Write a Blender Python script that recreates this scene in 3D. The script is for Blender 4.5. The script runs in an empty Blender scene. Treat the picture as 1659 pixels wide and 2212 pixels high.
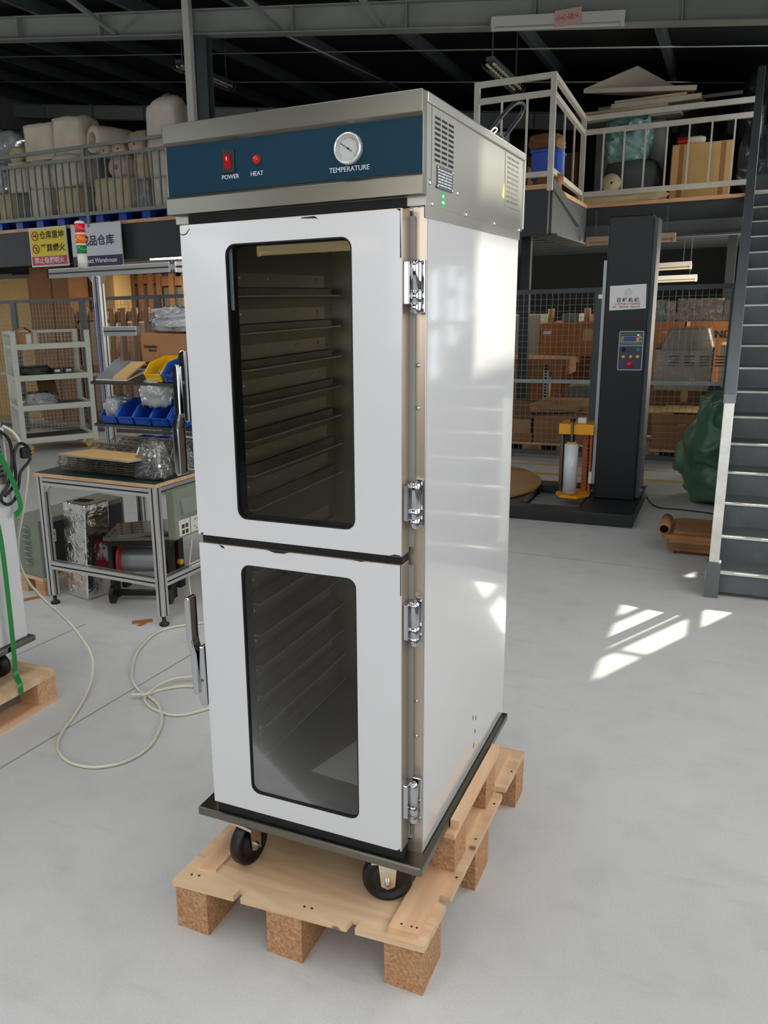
import bpy, bmesh, math, random
from mathutils import Vector, Matrix, Euler
R = math.radians
PI = math.pi
random.seed(7)
S = bpy.context.scene
COL = S.collection
# ------------------------------------------------------------------ camera
IW, IH, FPX = 1659.0, 2212.0, 1814.246
PPX, PPY = -162.086, 16.417
YAW, PITCH, ROLL = 0.4673, -0.2504, -0.0274
CAM = Vector((0.5791, -1.7129, 1.6139))
_cy, _sy, _cp, _sp = math.cos(YAW), math.sin(YAW), math.cos(PITCH), math.sin(PITCH)
FWD = Vector((-_sy * _cp, _cy * _cp, _sp))
_r0 = Vector((_cy, _sy, 0)); _u0 = _r0.cross(FWD)
RGT = _r0 * math.cos(ROLL) + _u0 * math.sin(ROLL)
UPV = -_r0 * math.sin(ROLL) + _u0 * math.cos(ROLL)
cam = bpy.data.cameras.new('camera'); cam.sensor_fit = 'VERTICAL'
cam.sensor_height = 36.0; cam.lens = FPX * 36.0 / IH
cam.shift_x = -PPX / IH; cam.shift_y = PPY / IH
cam.clip_start = 0.05; cam.clip_end = 200
camo = bpy.data.objects.new('camera', cam); COL.objects.link(camo)
mw = Matrix.Identity(4)
for i in range(3):
    mw[i][0], mw[i][1], mw[i][2], mw[i][3] = RGT[i], UPV[i], -FWD[i], CAM[i]
camo.matrix_world = mw
S.camera = camo

def at(px, py, ax, val):
    """point seen at a pixel of the photograph on the plane ax = val"""
    d = RGT * ((px - IW / 2 - PPX) / FPX) - UPV * ((py - IH / 2 - PPY) / FPX) + FWD
    i = 'xyz'.index(ax)
    return CAM + d * ((val - CAM[i]) / d[i])

# ------------------------------------------------------------------ world, sun, window and fill light, exposure
S.view_settings.view_transform = 'Standard'
S.view_settings.look = 'None'
S.view_settings.gamma = 1.0
S.view_settings.use_curve_mapping = False
S.view_settings.exposure = 0.0
W = bpy.data.worlds.new('world'); S.world = W; W.use_nodes = True
bg = W.node_tree.nodes['Background']
bg.inputs[0].default_value = (0.80, 0.90, 1.0, 1); bg.inputs[1].default_value = 6.0
SUN = Vector((0.43, 0.90, 0.52)).normalized()
sl = bpy.data.lights.new('sun', 'SUN'); sl.energy = 42.0; sl.angle = R(0.6); sl.color = (1.0, 0.94, 0.80)
so = bpy.data.objects.new('sun', sl); COL.objects.link(so)
so.rotation_euler = SUN.to_track_quat('Z', 'Y').to_euler()

def area(name, loc, direction, sx, sy, power, color=(1, 1, 1), spread=180):
    l = bpy.data.lights.new(name, 'AREA'); l.shape = 'RECTANGLE'
    l.size = sx; l.size_y = sy; l.energy = power; l.color = color; l.spread = R(spread)
    o = bpy.data.objects.new(name, l); COL.objects.link(o); o.location = loc
    o.rotation_euler = Vector(direction).to_track_quat('-Z', 'Y').to_euler()
    return o
XR = 1.62          # right wall
YB = -6.0         # wall behind the camera
DAY = (0.97, 0.98, 1.0)
area('daylight_right_window', (XR - 0.03, -2.0, 1.9), (-1, 0, 0), 2.8, 1.9, 30, DAY)
area('daylight_right_window', (XR - 0.03, 1.6, 1.9), (-1, 0, 0), 3.2, 1.9, 54, DAY)
area('daylight_rear_window', (-0.5, YB + 0.03, 2.2), (0, 1, 0), 3.6, 2.0, 75, DAY)
area('daylight_store_window', (XR - 0.03, 10.4, 1.35), (-1, 0, 0), 3.8, 1.5, 230, (1.0, 0.93, 0.82))
area('upper_fill_light', (XR - 0.03, 8.6, 3.35), (-1, -0.1, 0), 1.6, 0.8, 22, DAY)  # fill added for the right mezzanine, its window added with it
area('left_fill_light', (-13.9, 2.0, 2.4), (1, 0, 0), 5.0, 1.6, 130, DAY)  # fill added for the dim left side; the wall has no opening
ROOF_FILL = [(-9.6, -1.0), (-6.8, -1.0), (-3.9, -1.2), (-1.1, -1.2), (0.9, -1.6)]      # unseen panels added under the roof as overhead fill
for x_, y_ in ROOF_FILL: area('roof_fill_light', (x_, y_, 4.14 + 0.1286 * (0.59 - x_) - 0.06), (0, 0, -1), 1.0, 6.4, 58 if x_ < -2 else (62 if x_ < 0 else 20), DAY)

# ------------------------------------------------------------------ materials
def lin(h):
    if isinstance(h, str):
        h = h.lstrip('#'); c = [int(h[i:i + 2], 16) / 255 for i in (0, 2, 4)]
        return tuple(x / 12.92 if x <= 0.04045 else ((x + 0.055) / 1.055) ** 2.4 for x in c)
    return h
def nd(nt, t, **kw):
    n = nt.nodes.new(t)
    for k, v in kw.items(): setattr(n, k, v)
    return n
def mat(name, col, rough=0.5, metal=0.0, var=0.0, vscale=6.0, bump=0.0, bscale=40.0, stretch=(1, 1, 1),
        coat=0.0, col2=None, emit=None, estr=0.0, spec=0.5, aniso=0.0, rvar=0.0, detail=4.0):
    m = bpy.data.materials.new(name); m.use_nodes = True
    nt = m.node_tree; b = nt.nodes['Principled BSDF']
    c = lin(col)
    b.inputs['Base Color'].default_value = (*c, 1); b.inputs['Roughness'].default_value = rough
    b.inputs['Metallic'].default_value = metal
    b.inputs['Specular IOR Level'].default_value = spec
    b.inputs['Coat Weight'].default_value = coat
    b.inputs['Coat Roughness'].default_value = 0.06
    b.inputs['Anisotropic'].default_value = aniso
    if emit:
        b.inputs['Emission Color'].default_value = (*lin(emit), 1); b.inputs['Emission Strength'].default_value = estr
    tc = nd(nt, 'ShaderNodeTexCoord'); mp = nd(nt, 'ShaderNodeMapping')
    mp.inputs['Scale'].default_value = stretch
    nt.links.new(tc.outputs['Object'], mp.inputs['Vector'])
    if var > 0 or col2 is not None or rvar > 0:
        n = nd(nt, 'ShaderNodeTexNoise'); n.inputs['Scale'].default_value = vscale; n.inputs['Detail'].default_value = detail
        nt.links.new(mp.outputs[0], n.inputs['Vector'])
        if var > 0 or col2 is not None:
            r = nd(nt, 'ShaderNodeValToRGB'); r.color_ramp.elements[0].position = 0.32; r.color_ramp.elements[1].position = 0.68
            c2 = lin(col2) if col2 is not None else tuple(min(1, x * (1 + var)) for x in c)
            c1 = tuple(x * (1 - var) for x in c) if col2 is None else c
            r.color_ramp.elements[0].color = (*c1, 1); r.color_ramp.elements[1].color = (*c2, 1)
            nt.links.new(n.outputs['Fac'], r.inputs[0]); nt.links.new(r.outputs[0], b.inputs['Base Color'])
        if rvar > 0:
            mr = nd(nt, 'ShaderNodeMapRange'); mr.inputs['To Min'].default_value = max(0.02, rough - rvar); mr.inputs['To Max'].default_value = rough + rvar
            nt.links.new(n.outputs['Fac'], mr.inputs[0]); nt.links.new(mr.outputs[0], b.inputs['Roughness'])
    if bump > 0:
        n2 = nd(nt, 'ShaderNodeTexNoise'); n2.inputs['Scale'].default_value = bscale; n2.inputs['Detail'].default_value = 3
        nt.links.new(mp.outputs[0], n2.inputs['Vector'])
        bp = nd(nt, 'ShaderNodeBump'); bp.inputs['Strength'].default_value = bump; bp.inputs['Distance'].default_value = 0.01
        nt.links.new(n2.outputs['Fac'], bp.inputs['Height']); nt.links.new(bp.outputs[0], b.inputs['Normal'])
    return m
def glassy(name, tint, gloss_rough=0.02, refl=1.0, bump=0.0, bscale=20, white=0.0):
    """thin sheet: tinted see-through with a mirror-like film on top"""
    m = bpy.data.materials.new(name); m.use_nodes = True; nt = m.node_tree; nt.nodes.clear()
    out = nd(nt, 'ShaderNodeOutputMaterial'); mx = nd(nt, 'ShaderNodeMixShader')
    tr = nd(nt, 'ShaderNodeBsdfTransparent'); tr.inputs[0].default_value = (*lin(tint), 1)
    gl = nd(nt, 'ShaderNodeBsdfGlossy'); gl.inputs['Roughness'].default_value = gloss_rough
    fr = nd(nt, 'ShaderNodeFresnel'); fr.inputs[0].default_value = 1.5
    ml = nd(nt, 'ShaderNodeMath', operation='MULTIPLY'); ml.inputs[1].default_value = refl
    nt.links.new(fr.outputs[0], ml.inputs[0]); nt.links.new(ml.outputs[0], mx.inputs[0])
    base = tr.outputs[0]
    if white > 0:
        df = nd(nt, 'ShaderNodeBsdfDiffuse'); df.inputs[0].default_value = (0.75, 0.77, 0.78, 1)
        m2 = nd(nt, 'ShaderNodeMixShader'); m2.inputs[0].default_value = white
        nt.links.new(tr.outputs[0], m2.inputs[1]); nt.links.new(df.outputs[0], m2.inputs[2]); base = m2.outputs[0]
    nt.links.new(base, mx.inputs[1]); nt.links.new(gl.outputs[0], mx.inputs[2]); nt.links.new(mx.outputs[0], out.inputs[0])
    if bump > 0:
        tc = nd(nt, 'ShaderNodeTexCoord'); n2 = nd(nt, 'ShaderNodeTexNoise'); n2.inputs['Scale'].default_value = bscale
        nt.links.new(tc.outputs['Object'], n2.inputs['Vector'])
        bp = nd(nt, 'ShaderNodeBump'); bp.inputs['Strength'].default_value = bump; bp.inputs['Distance'].default_value = 0.02
        nt.links.new(n2.outputs['Fac'], bp.inputs['Height'])
        for n in (gl, fr): nt.links.new(bp.outputs[0], n.inputs['Normal'])
    return m
def wood(name, c1, c2, axis='X', rough=0.6, scale=1.0, knots=True):
    m = bpy.data.materials.new(name); m.use_nodes = True; nt = m.node_tree; b = nt.nodes['Principled BSDF']
    b.inputs['Roughness'].default_value = rough
    tc = nd(nt, 'ShaderNodeTexCoord'); mp = nd(nt, 'ShaderNodeMapping')
    s = {'X': (1.2, 9, 9), 'Y': (9, 1.2, 9), 'Z': (9, 9, 1.2)}[axis]
    mp.inputs['Scale'].default_value = tuple(x * scale for x in s)
    nt.links.new(tc.outputs['Object'], mp.inputs[0])
    n = nd(nt, 'ShaderNodeTexNoise'); n.inputs['Scale'].default_value = 1.6; n.inputs['Detail'].default_value = 6; n.inputs['Distortion'].default_value = 1.2
    nt.links.new(mp.outputs[0], n.inputs['Vector'])
    r = nd(nt, 'ShaderNodeValToRGB'); r.color_ramp.elements[0].position = 0.3; r.color_ramp.elements[1].position = 0.7
    r.color_ramp.elements[0].color = (*lin(c1), 1); r.color_ramp.elements[1].color = (*lin(c2), 1)
    nt.links.new(n.outputs['Fac'], r.inputs[0])
    last = r.outputs[0]
    if knots:
        v = nd(nt, 'ShaderNodeTexVoronoi'); v.inputs['Scale'].default_value = 3.1
        nt.links.new(tc.outputs['Object'], v.inputs['Vector'])
        r2 = nd(nt, 'ShaderNodeValToRGB'); r2.color_ramp.elements[0].position = 0.025; r2.color_ramp.elements[1].position = 0.05
        r2.color_ramp.elements[0].color = (1, 1, 1, 1); r2.color_ramp.elements[1].color = (0, 0, 0, 1)
        mx = nd(nt, 'ShaderNodeMixRGB'); mx.inputs[2].default_value = (*[x * 0.35 for x in lin(c1)], 1)
        nt.links.new(v.outputs['Distance'], r2.inputs[0]); nt.links.new(r2.outputs[0], mx.inputs[0]); nt.links.new(last, mx.inputs[1])
        last = mx.outputs[0]
    nt.links.new(last, b.inputs['Base Color'])
    return m

M = {}
M['white_film'] = mat('white_film', '#d6d5d5', 0.22, coat=0.35, spec=0.4)
M['white_side'] = mat('white_side_film', '#cfcecc', 0.20, coat=1.0, spec=0.5, bump=0.012, bscale=4)
M['steel'] = mat('brushed_steel', (0.205, 0.19, 0.155), 0.28, 1.0)
M['steel_side'] = mat('satin_steel', (0.33, 0.32, 0.275), 0.28, 0.65)
M['steel_warm'] = mat('frame_steel', (0.52, 0.44, 0.36), 0.28, 0.85)
M['steel_in'] = mat('liner_steel', (0.45, 0.41, 0.34), 0.33, 0.85)
M['slide_plate'] = mat('slide_plate', (0.72, 0.66, 0.56), 0.32, 0.9)
M['lamp_glow'] = mat('glowing_lamp', '#fff0c8', 0.5, emit='#ffe6b0', estr=5.0)
M['slide'] = mat('slide_steel', (0.85, 0.81, 0.72), 0.3, 0.7)
M['chrome'] = mat('chrome', (0.54, 0.54, 0.56), 0.08, 1.0)
M['zinc'] = mat('zinc_plate', (0.75, 0.70, 0.58), 0.25, 1.0)
M['blue_strip'] = mat('blue_overlay', '#053043', 0.5, spec=0.2)
M['black'] = mat('black_plastic', '#0e0f10', 0.4)
M['blackgap'] = mat('black_rubber_and_gap_shade', '#101010', 0.7)
M['red_lens'] = mat('red_lens', '#980c0c', 0.15, emit='#ff1808', estr=0.15, coat=0.5)
M['dial'] = mat('dial_face', '#b9bab6', 0.5)
M['dial_rim'] = mat('dial_rim', '#d8d8d4', 0.25, 0.6)
M['letter'] = mat('pale_letter', '#cdd3d8', 0.5)
M['plate'] = mat('dark_nameplate', '#2b2c2b', 0.4)
M['green_sticker'] = mat('green_sticker', '#0f9a5a', 0.5)
M['yellow_sticker'] = mat('yellow_sticker', '#d8b820', 0.5)
M['dark_slot'] = mat('dark_slot', '#0a0a0a', 0.9)
M['door_glass'] = glassy('door_glass', (0.95, 0.95, 0.92), 0.01, 0.38)
M['gasket'] = mat('grey_gasket', '#8e8c86', 0.5)
M['ply'] = wood('plywood', '#cca57c', '#e2c4a0', 'X')
M['ply_y'] = wood('plywood_board', '#d4a57c', '#e6c29c', 'Y')
M['ply_edge'] = wood('plywood_edge', '#b98d62', '#dcb48c', 'X', knots=False, scale=2)
M['osb'] = mat('particle_block', '#a5774e', 0.85, col2='#cda07a', vscale=120, bump=0.4, bscale=140, spec=0.2)
M['pine'] = wood('rough_pine', '#8a5a38', '#a97648', 'Z', knots=False)
M['pine2'] = wood('laminated_block', '#b98a62', '#d9ad85', 'X', knots=False, scale=3)
M['cardboard'] = mat('cardboard', '#9a6c45', 0.85, var=0.10, vscale=5)
M['cardboard_l'] = mat('cardboard_light', '#b08257', 0.85, var=0.10, vscale=4)
M['cardboard_o'] = mat('cardboard_orange', '#ab6f3c', 0.85, var=0.10, vscale=3)
M['cardboard_y'] = mat('cardboard_yellow', '#caa468', 0.85, var=0.08, vscale=3)
M['cardboard_d'] = mat('cardboard_dull', '#7a5636', 0.9, var=0.12, vscale=4)
M['foam'] = mat('white_foam', '#d8cab4', 0.85, var=0.08, vscale=5, bump=0.3, bscale=9)
M['foam2'] = mat('ivory_foam', '#cbb995', 0.7, var=0.10, vscale=6, bump=0.4, bscale=12)
M['cloth_white'] = mat('white_woven_sack', '#d8ccbc', 0.85, var=0.06, vscale=7, bump=0.35, bscale=8)
M['pink_foam'] = mat('pale_foam', '#cdb6a2', 0.8, var=0.08, vscale=5, bump=0.3, bscale=9)
M['wrap'] = glassy('clear_wrap', (0.90, 0.91, 0.92), 0.14, 1.2, bump=0.5, bscale=11, white=0.10)
M['wrap_d'] = glassy('plastic_sheet', (0.80, 0.81, 0.82), 0.12, 1.8, bump=0.9, bscale=9, white=0.38)
M['blue_plastic'] = mat('blue_plastic', '#1248b8', 0.4, var=0.05)
M['blue_bin'] = mat('blue_bin', '#1b4fb0', 0.38, var=0.04)
M['yellow_plastic'] = mat('yellow_plastic', '#e0b010', 0.4)
M['rail_white'] = mat('cream_painted_steel', '#c8c3b6', 0.55, var=0.07, vscale=9)
M['rail_grey'] = mat('galvanised_rail', '#7d827c', 0.5, 0.3, var=0.10, vscale=8)
M['steel_grey'] = mat('grey_painted_steel', '#4a5052', 0.5, var=0.06)
M['steel_dark'] = mat('dark_painted_steel', '#2c3031', 0.55, var=0.08)
M['beam_grey'] = mat('roof_beam_paint', '#8c8f88', 0.6, var=0.07, vscale=3)
M['roof'] = mat('dark_green_roof', '#0a1410', 0.8, var=0.15, vscale=1.2)
M['concrete'] = None
M['wall'] = mat('grey_wall', '#8f918e', 0.8, var=0.05, vscale=1.5)
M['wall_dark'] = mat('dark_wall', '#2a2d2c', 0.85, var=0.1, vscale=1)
M['alu'] = mat('anodised_aluminium', (0.72, 0.71, 0.68), 0.32, 0.85, stretch=(1, 1, 1))
M['alu_dark'] = mat('groove_shadow', '#35363a', 0.5, 0.4)
M['cream'] = mat('cream_enamel', '#cbcdbe', 0.45, var=0.04)
M['mach'] = mat('navy_black_enamel', '#10171c', 0.42, spec=0.35)
M['mach_base'] = mat('black_base_paint', '#17191b', 0.45, var=0.25, vscale=8)
M['orange'] = mat('orange_yellow_enamel', '#e59a10', 0.35)
M['orange_d'] = mat('brown_orange_enamel', '#a8561a', 0.4)
M['film'] = mat('stretch_film', '#d4d6d8', 0.25, coat=0.3)
M['turntable'] = mat('tan_turntable', '#9a7238', 0.5, var=0.12, vscale=4)
M['tarp'] = mat('green_tarpaulin', '#4a7057', 0.42, var=0.08, vscale=3, bump=0.5, bscale=3.5)
M['stair'] = mat('stair_grey_paint', '#5a6062', 0.5, var=0.10, vscale=7, bump=0.15, bscale=45)
M['stair_side'] = mat('stringer_grey', '#5f6563', 0.5, var=0.08, vscale=6)
M['galv'] = mat('galvanised_plate', '#9aa0a2', 0.38, 0.55, var=0.06, vscale=5)
M['white_and_sunlit'] = mat('white_steel_and_sunlit_edge', '#deddd4', 0.5, 0.2, var=0.12, vscale=12)
M['sign_white'] = mat('white_signboard', '#d6d4d8', 0.5)
M['sign_yellow'] = mat('yellow_signboard', '#e3cf00', 0.5)
M['sign_red'] = mat('red_signboard', '#c22030', 0.5)
M['sign_navy'] = mat('navy_band', '#28244e', 0.5)
M['ink'] = mat('black_ink', '#16161a', 0.6)
M['ink_red'] = mat('red_ink', '#c8402c', 0.6)
M['ink_white'] = mat('white_ink', '#e8e6e8', 0.6)
M['paper'] = mat('white_paper', '#d8d6d6', 0.6)
M['pink_paper'] = mat('pink_paper', '#c9a49c', 0.7)
M['lamp_white'] = mat('white_lamp_body', '#c9c7bd', 0.5)
M['tube_lit'] = mat('lit_tube', '#ffffff', 0.5, emit='#f4f6ff', estr=14)
M['tube_off'] = mat('unlit_tube', '#cbbfa4', 0.3)
M['tube_dim'] = mat('warm_tube_cover', '#b79a78', 0.3)
M['lens_red'] = mat('beacon_red', '#d81820', 0.25, coat=0.4)
M['lens_orange'] = mat('beacon_orange', '#e86a10', 0.25, coat=0.4)
M['lens_green'] = mat('beacon_green', '#087a34', 0.25, coat=0.4)
M['ivory'] = mat('ivory_plastic', '#d4d0c4', 0.4)
M['mat_green'] = mat('green_rubber_mat', '#12302c', 0.5)
M['wire_dark'] = mat('dark_wire_belt', (0.17, 0.135, 0.085), 0.38, 0.7)
M['bolts'] = mat('bright_bolts', (0.55, 0.52, 0.46), 0.25, 0.95, var=0.3, vscale=60)
M['foil'] = mat('dented_foil', (0.80, 0.79, 0.76), 0.18, 1.0, bump=1.0, bscale=16)
M['box_grey'] = mat('olive_grey_enamel', '#7c8172', 0.5, var=0.05)
M['box_dark'] = mat('charcoal_panel', '#2c302f', 0.45)
M['red_plastic'] = mat('red_reel', '#a31a12', 0.4)
M['tray_dark'] = mat('perforated_tray', (0.20, 0.18, 0.14), 0.4, 0.8)
M['green_strap'] = mat('green_strap', '#11803a', 0.4, coat=0.2)
M['hose'] = mat('clear_hose', '#d6d3bf', 0.22, coat=0.5)
M['brass'] = mat('brass', (0.85, 0.62, 0.25), 0.25, 1.0)
M['blue_line'] = mat('blue_line', '#2450b0', 0.5)
M['teal_bag'] = mat('pale_teal_plastic', '#7fa8a0', 0.35, var=0.15, vscale=10, bump=0.8, bscale=9, coat=0.3)
M['dark_bag'] = mat('black_film_bag', '#121518', 0.3, bump=0.9, bscale=8, coat=0.4)
M['grey_sack'] = mat('grey_sack', '#8d8f88', 0.7, var=0.1, bump=0.4, bscale=7)
M['dark_sack'] = mat('dark_sack', '#4b5250', 0.7, var=0.1, bump=0.3, bscale=7)
M['yellow_line'] = mat('floor_line_paint', '#c0a040', 0.6)
M['orange_tape'] = mat('orange_tape', '#a86a3c', 0.6)
M['screen'] = mat('display_blue', '#2c3c86', 0.25)
M['panel_navy'] = mat('panel_navy', '#2e2f4e', 0.45)
M['btn_green'] = mat('green_button', '#159070', 0.35)
M['btn_yellow'] = mat('yellow_button', '#e6b41c', 0.35)
M['btn_red'] = mat('red_button', '#d0202c', 0.35)
M['led_green'] = mat('green_led', '#40ff70', 0.4, emit='#50ff80', estr=2.0)
M['mach_white'] = mat('light_beige_machine', '#d2c4ae', 0.5)

def concrete():
    m = bpy.data.materials.new('concrete_floor'); m.use_nodes = True; nt = m.node_tree; b = nt.nodes['Principled BSDF']
    tc = nd(nt, 'ShaderNodeTexCoord')
    def noise(sc, det, st=(1, 1, 1)):
        mp = nd(nt, 'ShaderNodeMapping'); mp.inputs['Scale'].default_value = st
        n = nd(nt, 'ShaderNodeTexNoise'); n.inputs['Scale'].default_value = sc; n.inputs['Detail'].default_value = det
        nt.links.new(tc.outputs['Object'], mp.inputs[0]); nt.links.new(mp.outputs[0], n.inputs['Vector']); return n
    def ramp(n, a, b2, p0=0.3, p1=0.7):
        r = nd(nt, 'ShaderNodeValToRGB'); r.color_ramp.elements[0].position = p0; r.color_ramp.elements[1].position = p1
        r.color_ramp.elements[0].color = (*a, 1); r.color_ramp.elements[1].color = (*b2, 1)
        nt.links.new(n.outputs[0], r.inputs[0]); return r
    base = ramp(noise(1.1, 6), lin('#c2c1be'), lin('#cecdca'))
    spots = ramp(noise(7, 8), (0.93, 0.93, 0.92), (1, 1, 1), 0.30, 0.50)
    fine = ramp(noise(160, 3), (0.94, 0.94, 0.94), (1.03, 1.03, 1.03))
    scr = ramp(noise(2.2, 9, (1, 5, 1)), (0.90, 0.90, 0.89), (1, 1, 1), 0.27, 0.40)
    out = base.outputs[0]
    for r in (spots, fine, scr):
        mx = nd(nt, 'ShaderNodeMixRGB', blend_type='MULTIPLY'); mx.inputs[0].default_value = 1
        nt.links.new(out, mx.inputs[1]); nt.links.new(r.outputs[0], mx.inputs[2]); out = mx.outputs[0]
    nt.links.new(out, b.inputs['Base Color'])
    rr = nd(nt, 'ShaderNodeMapRange'); rr.inputs['To Min'].default_value = 0.32; rr.inputs['To Max'].default_value = 0.55
    nt.links.new(noise(3, 5).outputs[0], rr.inputs[0]); nt.links.new(rr.outputs[0], b.inputs['Roughness'])
    return m
M['concrete'] = concrete()

# ------------------------------------------------------------------ mesh helpers
OFF = {}
class MB:
    """collects shapes into one mesh"""
    def __init__(self): self.v = []; self.f = []; self.sm = []; self.mi = []; self.cur = 0
    def add(self, vs, fs, smooth=False):
        o = len(self.v); self.v += [Vector(x) for x in vs]
        for f in fs: self.f.append([i + o for i in f]); self.sm.append(smooth); self.mi.append(self.cur)
        return self
    def box(self, a, b, rot=0.0, piv=None):
        x0, x1 = sorted((a[0], b[0])); y0, y1 = sorted((a[1], b[1])); z0, z1 = sorted((a[2], b[2]))
        vs = [(x0, y0, z0), (x1, y0, z0), (x1, y1, z0), (x0, y1, z0), (x0, y0, z1), (x1, y0, z1), (x1, y1, z1), (x0, y1, z1)]
        if rot:
            p = Vector(piv) if piv else Vector(((x0 + x1) / 2, (y0 + y1) / 2, 0)); m = Matrix.Rotation(rot, 3, 'Z')
            vs = [m @ (Vector(v) - Vector((p.x, p.y, 0))) + Vector((p.x, p.y, 0)) for v in vs]
        return self.add(vs, [(0, 3, 2, 1), (4, 5, 6, 7), (0, 1, 5, 4), (1, 2, 6, 5), (2, 3, 7, 6), (3, 0, 4, 7)])
    def cbox(self, c, s, rot=0.0):
        return self.box([c[i] - s[i] / 2 for i in range(3)], [c[i] + s[i] / 2 for i in range(3)], rot, c if rot else None)
    def hexa(self, vs):
        return self.add(vs, [(0, 3, 2, 1), (4, 5, 6, 7), (0, 1, 5, 4), (1, 2, 6, 5), (2, 3, 7, 6), (3, 0, 4, 7)])
    def bar(self, p, q, w, h=None, up=(0, 0, 1)):
        p, q = Vector(p), Vector(q); h = h or w; d = (q - p).normalized(); u = Vector(up)
        if abs(d.dot(u)) > 0.98: u = Vector((0, 1, 0))
        s = d.cross(u).normalized(); u = s.cross(d)
        s *= w / 2; u *= h / 2
        return self.hexa([p - s - u, p + s - u, p + s + u, p - s + u, q - s - u, q + s - u, q + s + u, q - s + u])
    def cyl(self, p, q, r, n=16, r2=None, caps=True):
        p, q = Vector(p), Vector(q); r2 = r if r2 is None else r2
        d = (q - p).normalized(); u = Vector((0, 0, 1)) if abs(d.z) < 0.9 else Vector((1, 0, 0))
        s = d.cross(u).normalized(); u = s.cross(d)
        ring = [(s * math.cos(2 * PI * i / n) + u * math.sin(2 * PI * i / n)) for i in range(n)]
        vs = [p + x * r for x in ring] + [q + x * r2 for x in ring]
        self.add(vs, [(i, (i + 1) % n, n + (i + 1) % n, n + i) for i in range(n)], True)
        if caps:
            self.add([p + x * r for x in ring], [tuple(range(n))[::-1]]); self.add([q + x * r2 for x in ring], [tuple(range(n))])
        return self
    def lathe(self, c, prof, axis='Z', n=24, smooth=True):
        """prof: (radius, height) pairs"""
        c = Vector(c); vs = []
        for r, h in prof:
            for i in range(n):
                a = 2 * PI * i / n; x, y = r * math.cos(a), r * math.sin(a)
                vs.append(c + Vector({'Z': (x, y, h), 'X': (h, x, y), 'Y': (x, h, y)}[axis]))
        fs = []
        for k in range(len(prof) - 1):
            for i in range(n):
                j = (i + 1) % n; fs.append((k * n + i, k * n + j, (k + 1) * n + j, (k + 1) * n + i))
        return self.add(vs, fs, smooth)
    def tube(self, pts, r, n=8, closed=False, smooth=True):
        pts = [Vector(p) for p in pts]; vs = []; up = Vector((0, 0, 1)); m = len(pts); prev = None
        for i, p in enumerate(pts):
            a = pts[i - 1] if (i > 0 or closed) else p; b = pts[(i + 1) % m] if (i < m - 1 or closed) else p
            d = (b - a)
            d = d.normalized() if d.length > 1e-9 else Vector((0, 0, 1))
            if prev is None:
                u = up if abs(d.dot(up)) < 0.95 else Vector((1, 0, 0)); s = d.cross(u).normalized()
            else:
                s = (prev - d * prev.dot(d))
                s = s.normalized() if s.length > 1e-6 else d.orthogonal().normalized()
            prev = s; u = s.cross(d); rr = r[i] if isinstance(r, (list, tuple)) else r
            vs += [p + (s * math.cos(2 * PI * k / n) + u * math.sin(2 * PI * k / n)) * rr for k in range(n)]
        fs = []
        for i in range(m if closed else m - 1):
            a, b = i * n, ((i + 1) % m) * n
            fs += [(a + k, a + (k + 1) % n, b + (k + 1) % n, b + k) for k in range(n)]
        if not closed: fs += [tuple(range(n))[::-1], tuple((m - 1) * n + k for k in range(n))]
        return self.add(vs, fs, smooth)
    def prism(self, poly, axis, a, b, smooth=False):
        """2-D outline extruded along an axis; poly in the two other axes' order (x,y,z)"""
        def P3(p, h): return {'X': (h, p[0], p[1]), 'Y': (p[0], h, p[1]), 'Z': (p[0], p[1], h)}[axis]
        n = len(poly); vs = [P3(p, a) for p in poly] + [P3(p, b) for p in poly]
        self.add(vs, [tuple(range(n))[::-1], tuple(range(n, 2 * n))])
        return self.add(vs, [(i, (i + 1) % n, n + (i + 1) % n, n + i) for i in range(n)], smooth)
    def sphere(self, c, r, sc=(1, 1, 1), n=12, m=8):
        prof = [(max(1e-4, math.sin(PI * k / m)) * r, -math.cos(PI * k / m) * r) for k in range(m + 1)]
        c = Vector(c); o = len(self.v); self.lathe((0, 0, 0), prof, 'Z', n)
        for i in range(o, len(self.v)):
            v = self.v[i]; self.v[i] = Vector((v.x * sc[0], v.y * sc[1], v.z * sc[2])) + c
        return self
    def xf(self, mtx):
        self.v = [mtx @ v for v in self.v]; return self
    def build(self, name, m, parent=None, bevel=0.0, seg=2, label=None, local=False, kind=None, fix=True):
        me = bpy.data.meshes.new(name)
        off = Vector((0, 0, 0)) if local or parent is None else OFF.get(parent.name, Vector((0, 0, 0)))
        me.from_pydata([tuple(v - off) for v in self.v], [], self.f)
        ms = m if isinstance(m, (list, tuple)) else [m]
        for x in ms: me.materials.append(M[x])
        me.polygons.foreach_set('use_smooth', self.sm); me.polygons.foreach_set('material_index', self.mi)
        bm = bmesh.new(); bm.from_mesh(me)
        if bevel > 0:
            bmesh.ops.remove_doubles(bm, verts=bm.verts, dist=1e-5)
            es = [e for e in bm.edges if len(e.link_faces) == 2 and e.calc_face_angle(0) > 0.6]
            bmesh.ops.bevel(bm, geom=es, offset=bevel, segments=seg, profile=0.5, affect='EDGES', clamp_overlap=True)
        if fix: bmesh.ops.recalc_face_normals(bm, faces=bm.faces)
        bm.to_mesh(me); bm.free(); me.update()
        o = bpy.data.objects.new(name, me); COL.objects.link(o)
        if parent is not None:
            o.parent = parent; OFF[o.name] = OFF.get(parent.name, Vector((0, 0, 0)))
        else: OFF[o.name] = Vector((0, 0, 0))
        if label: o['label'] = label
        if kind: o['kind'] = kind
        return o
def tag(o, label, cat, group=None, kind=None):
    o['label'] = label; o['category'] = cat
    if group: o['group'] = group
    if kind: o['kind'] = kind
    return o
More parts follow.
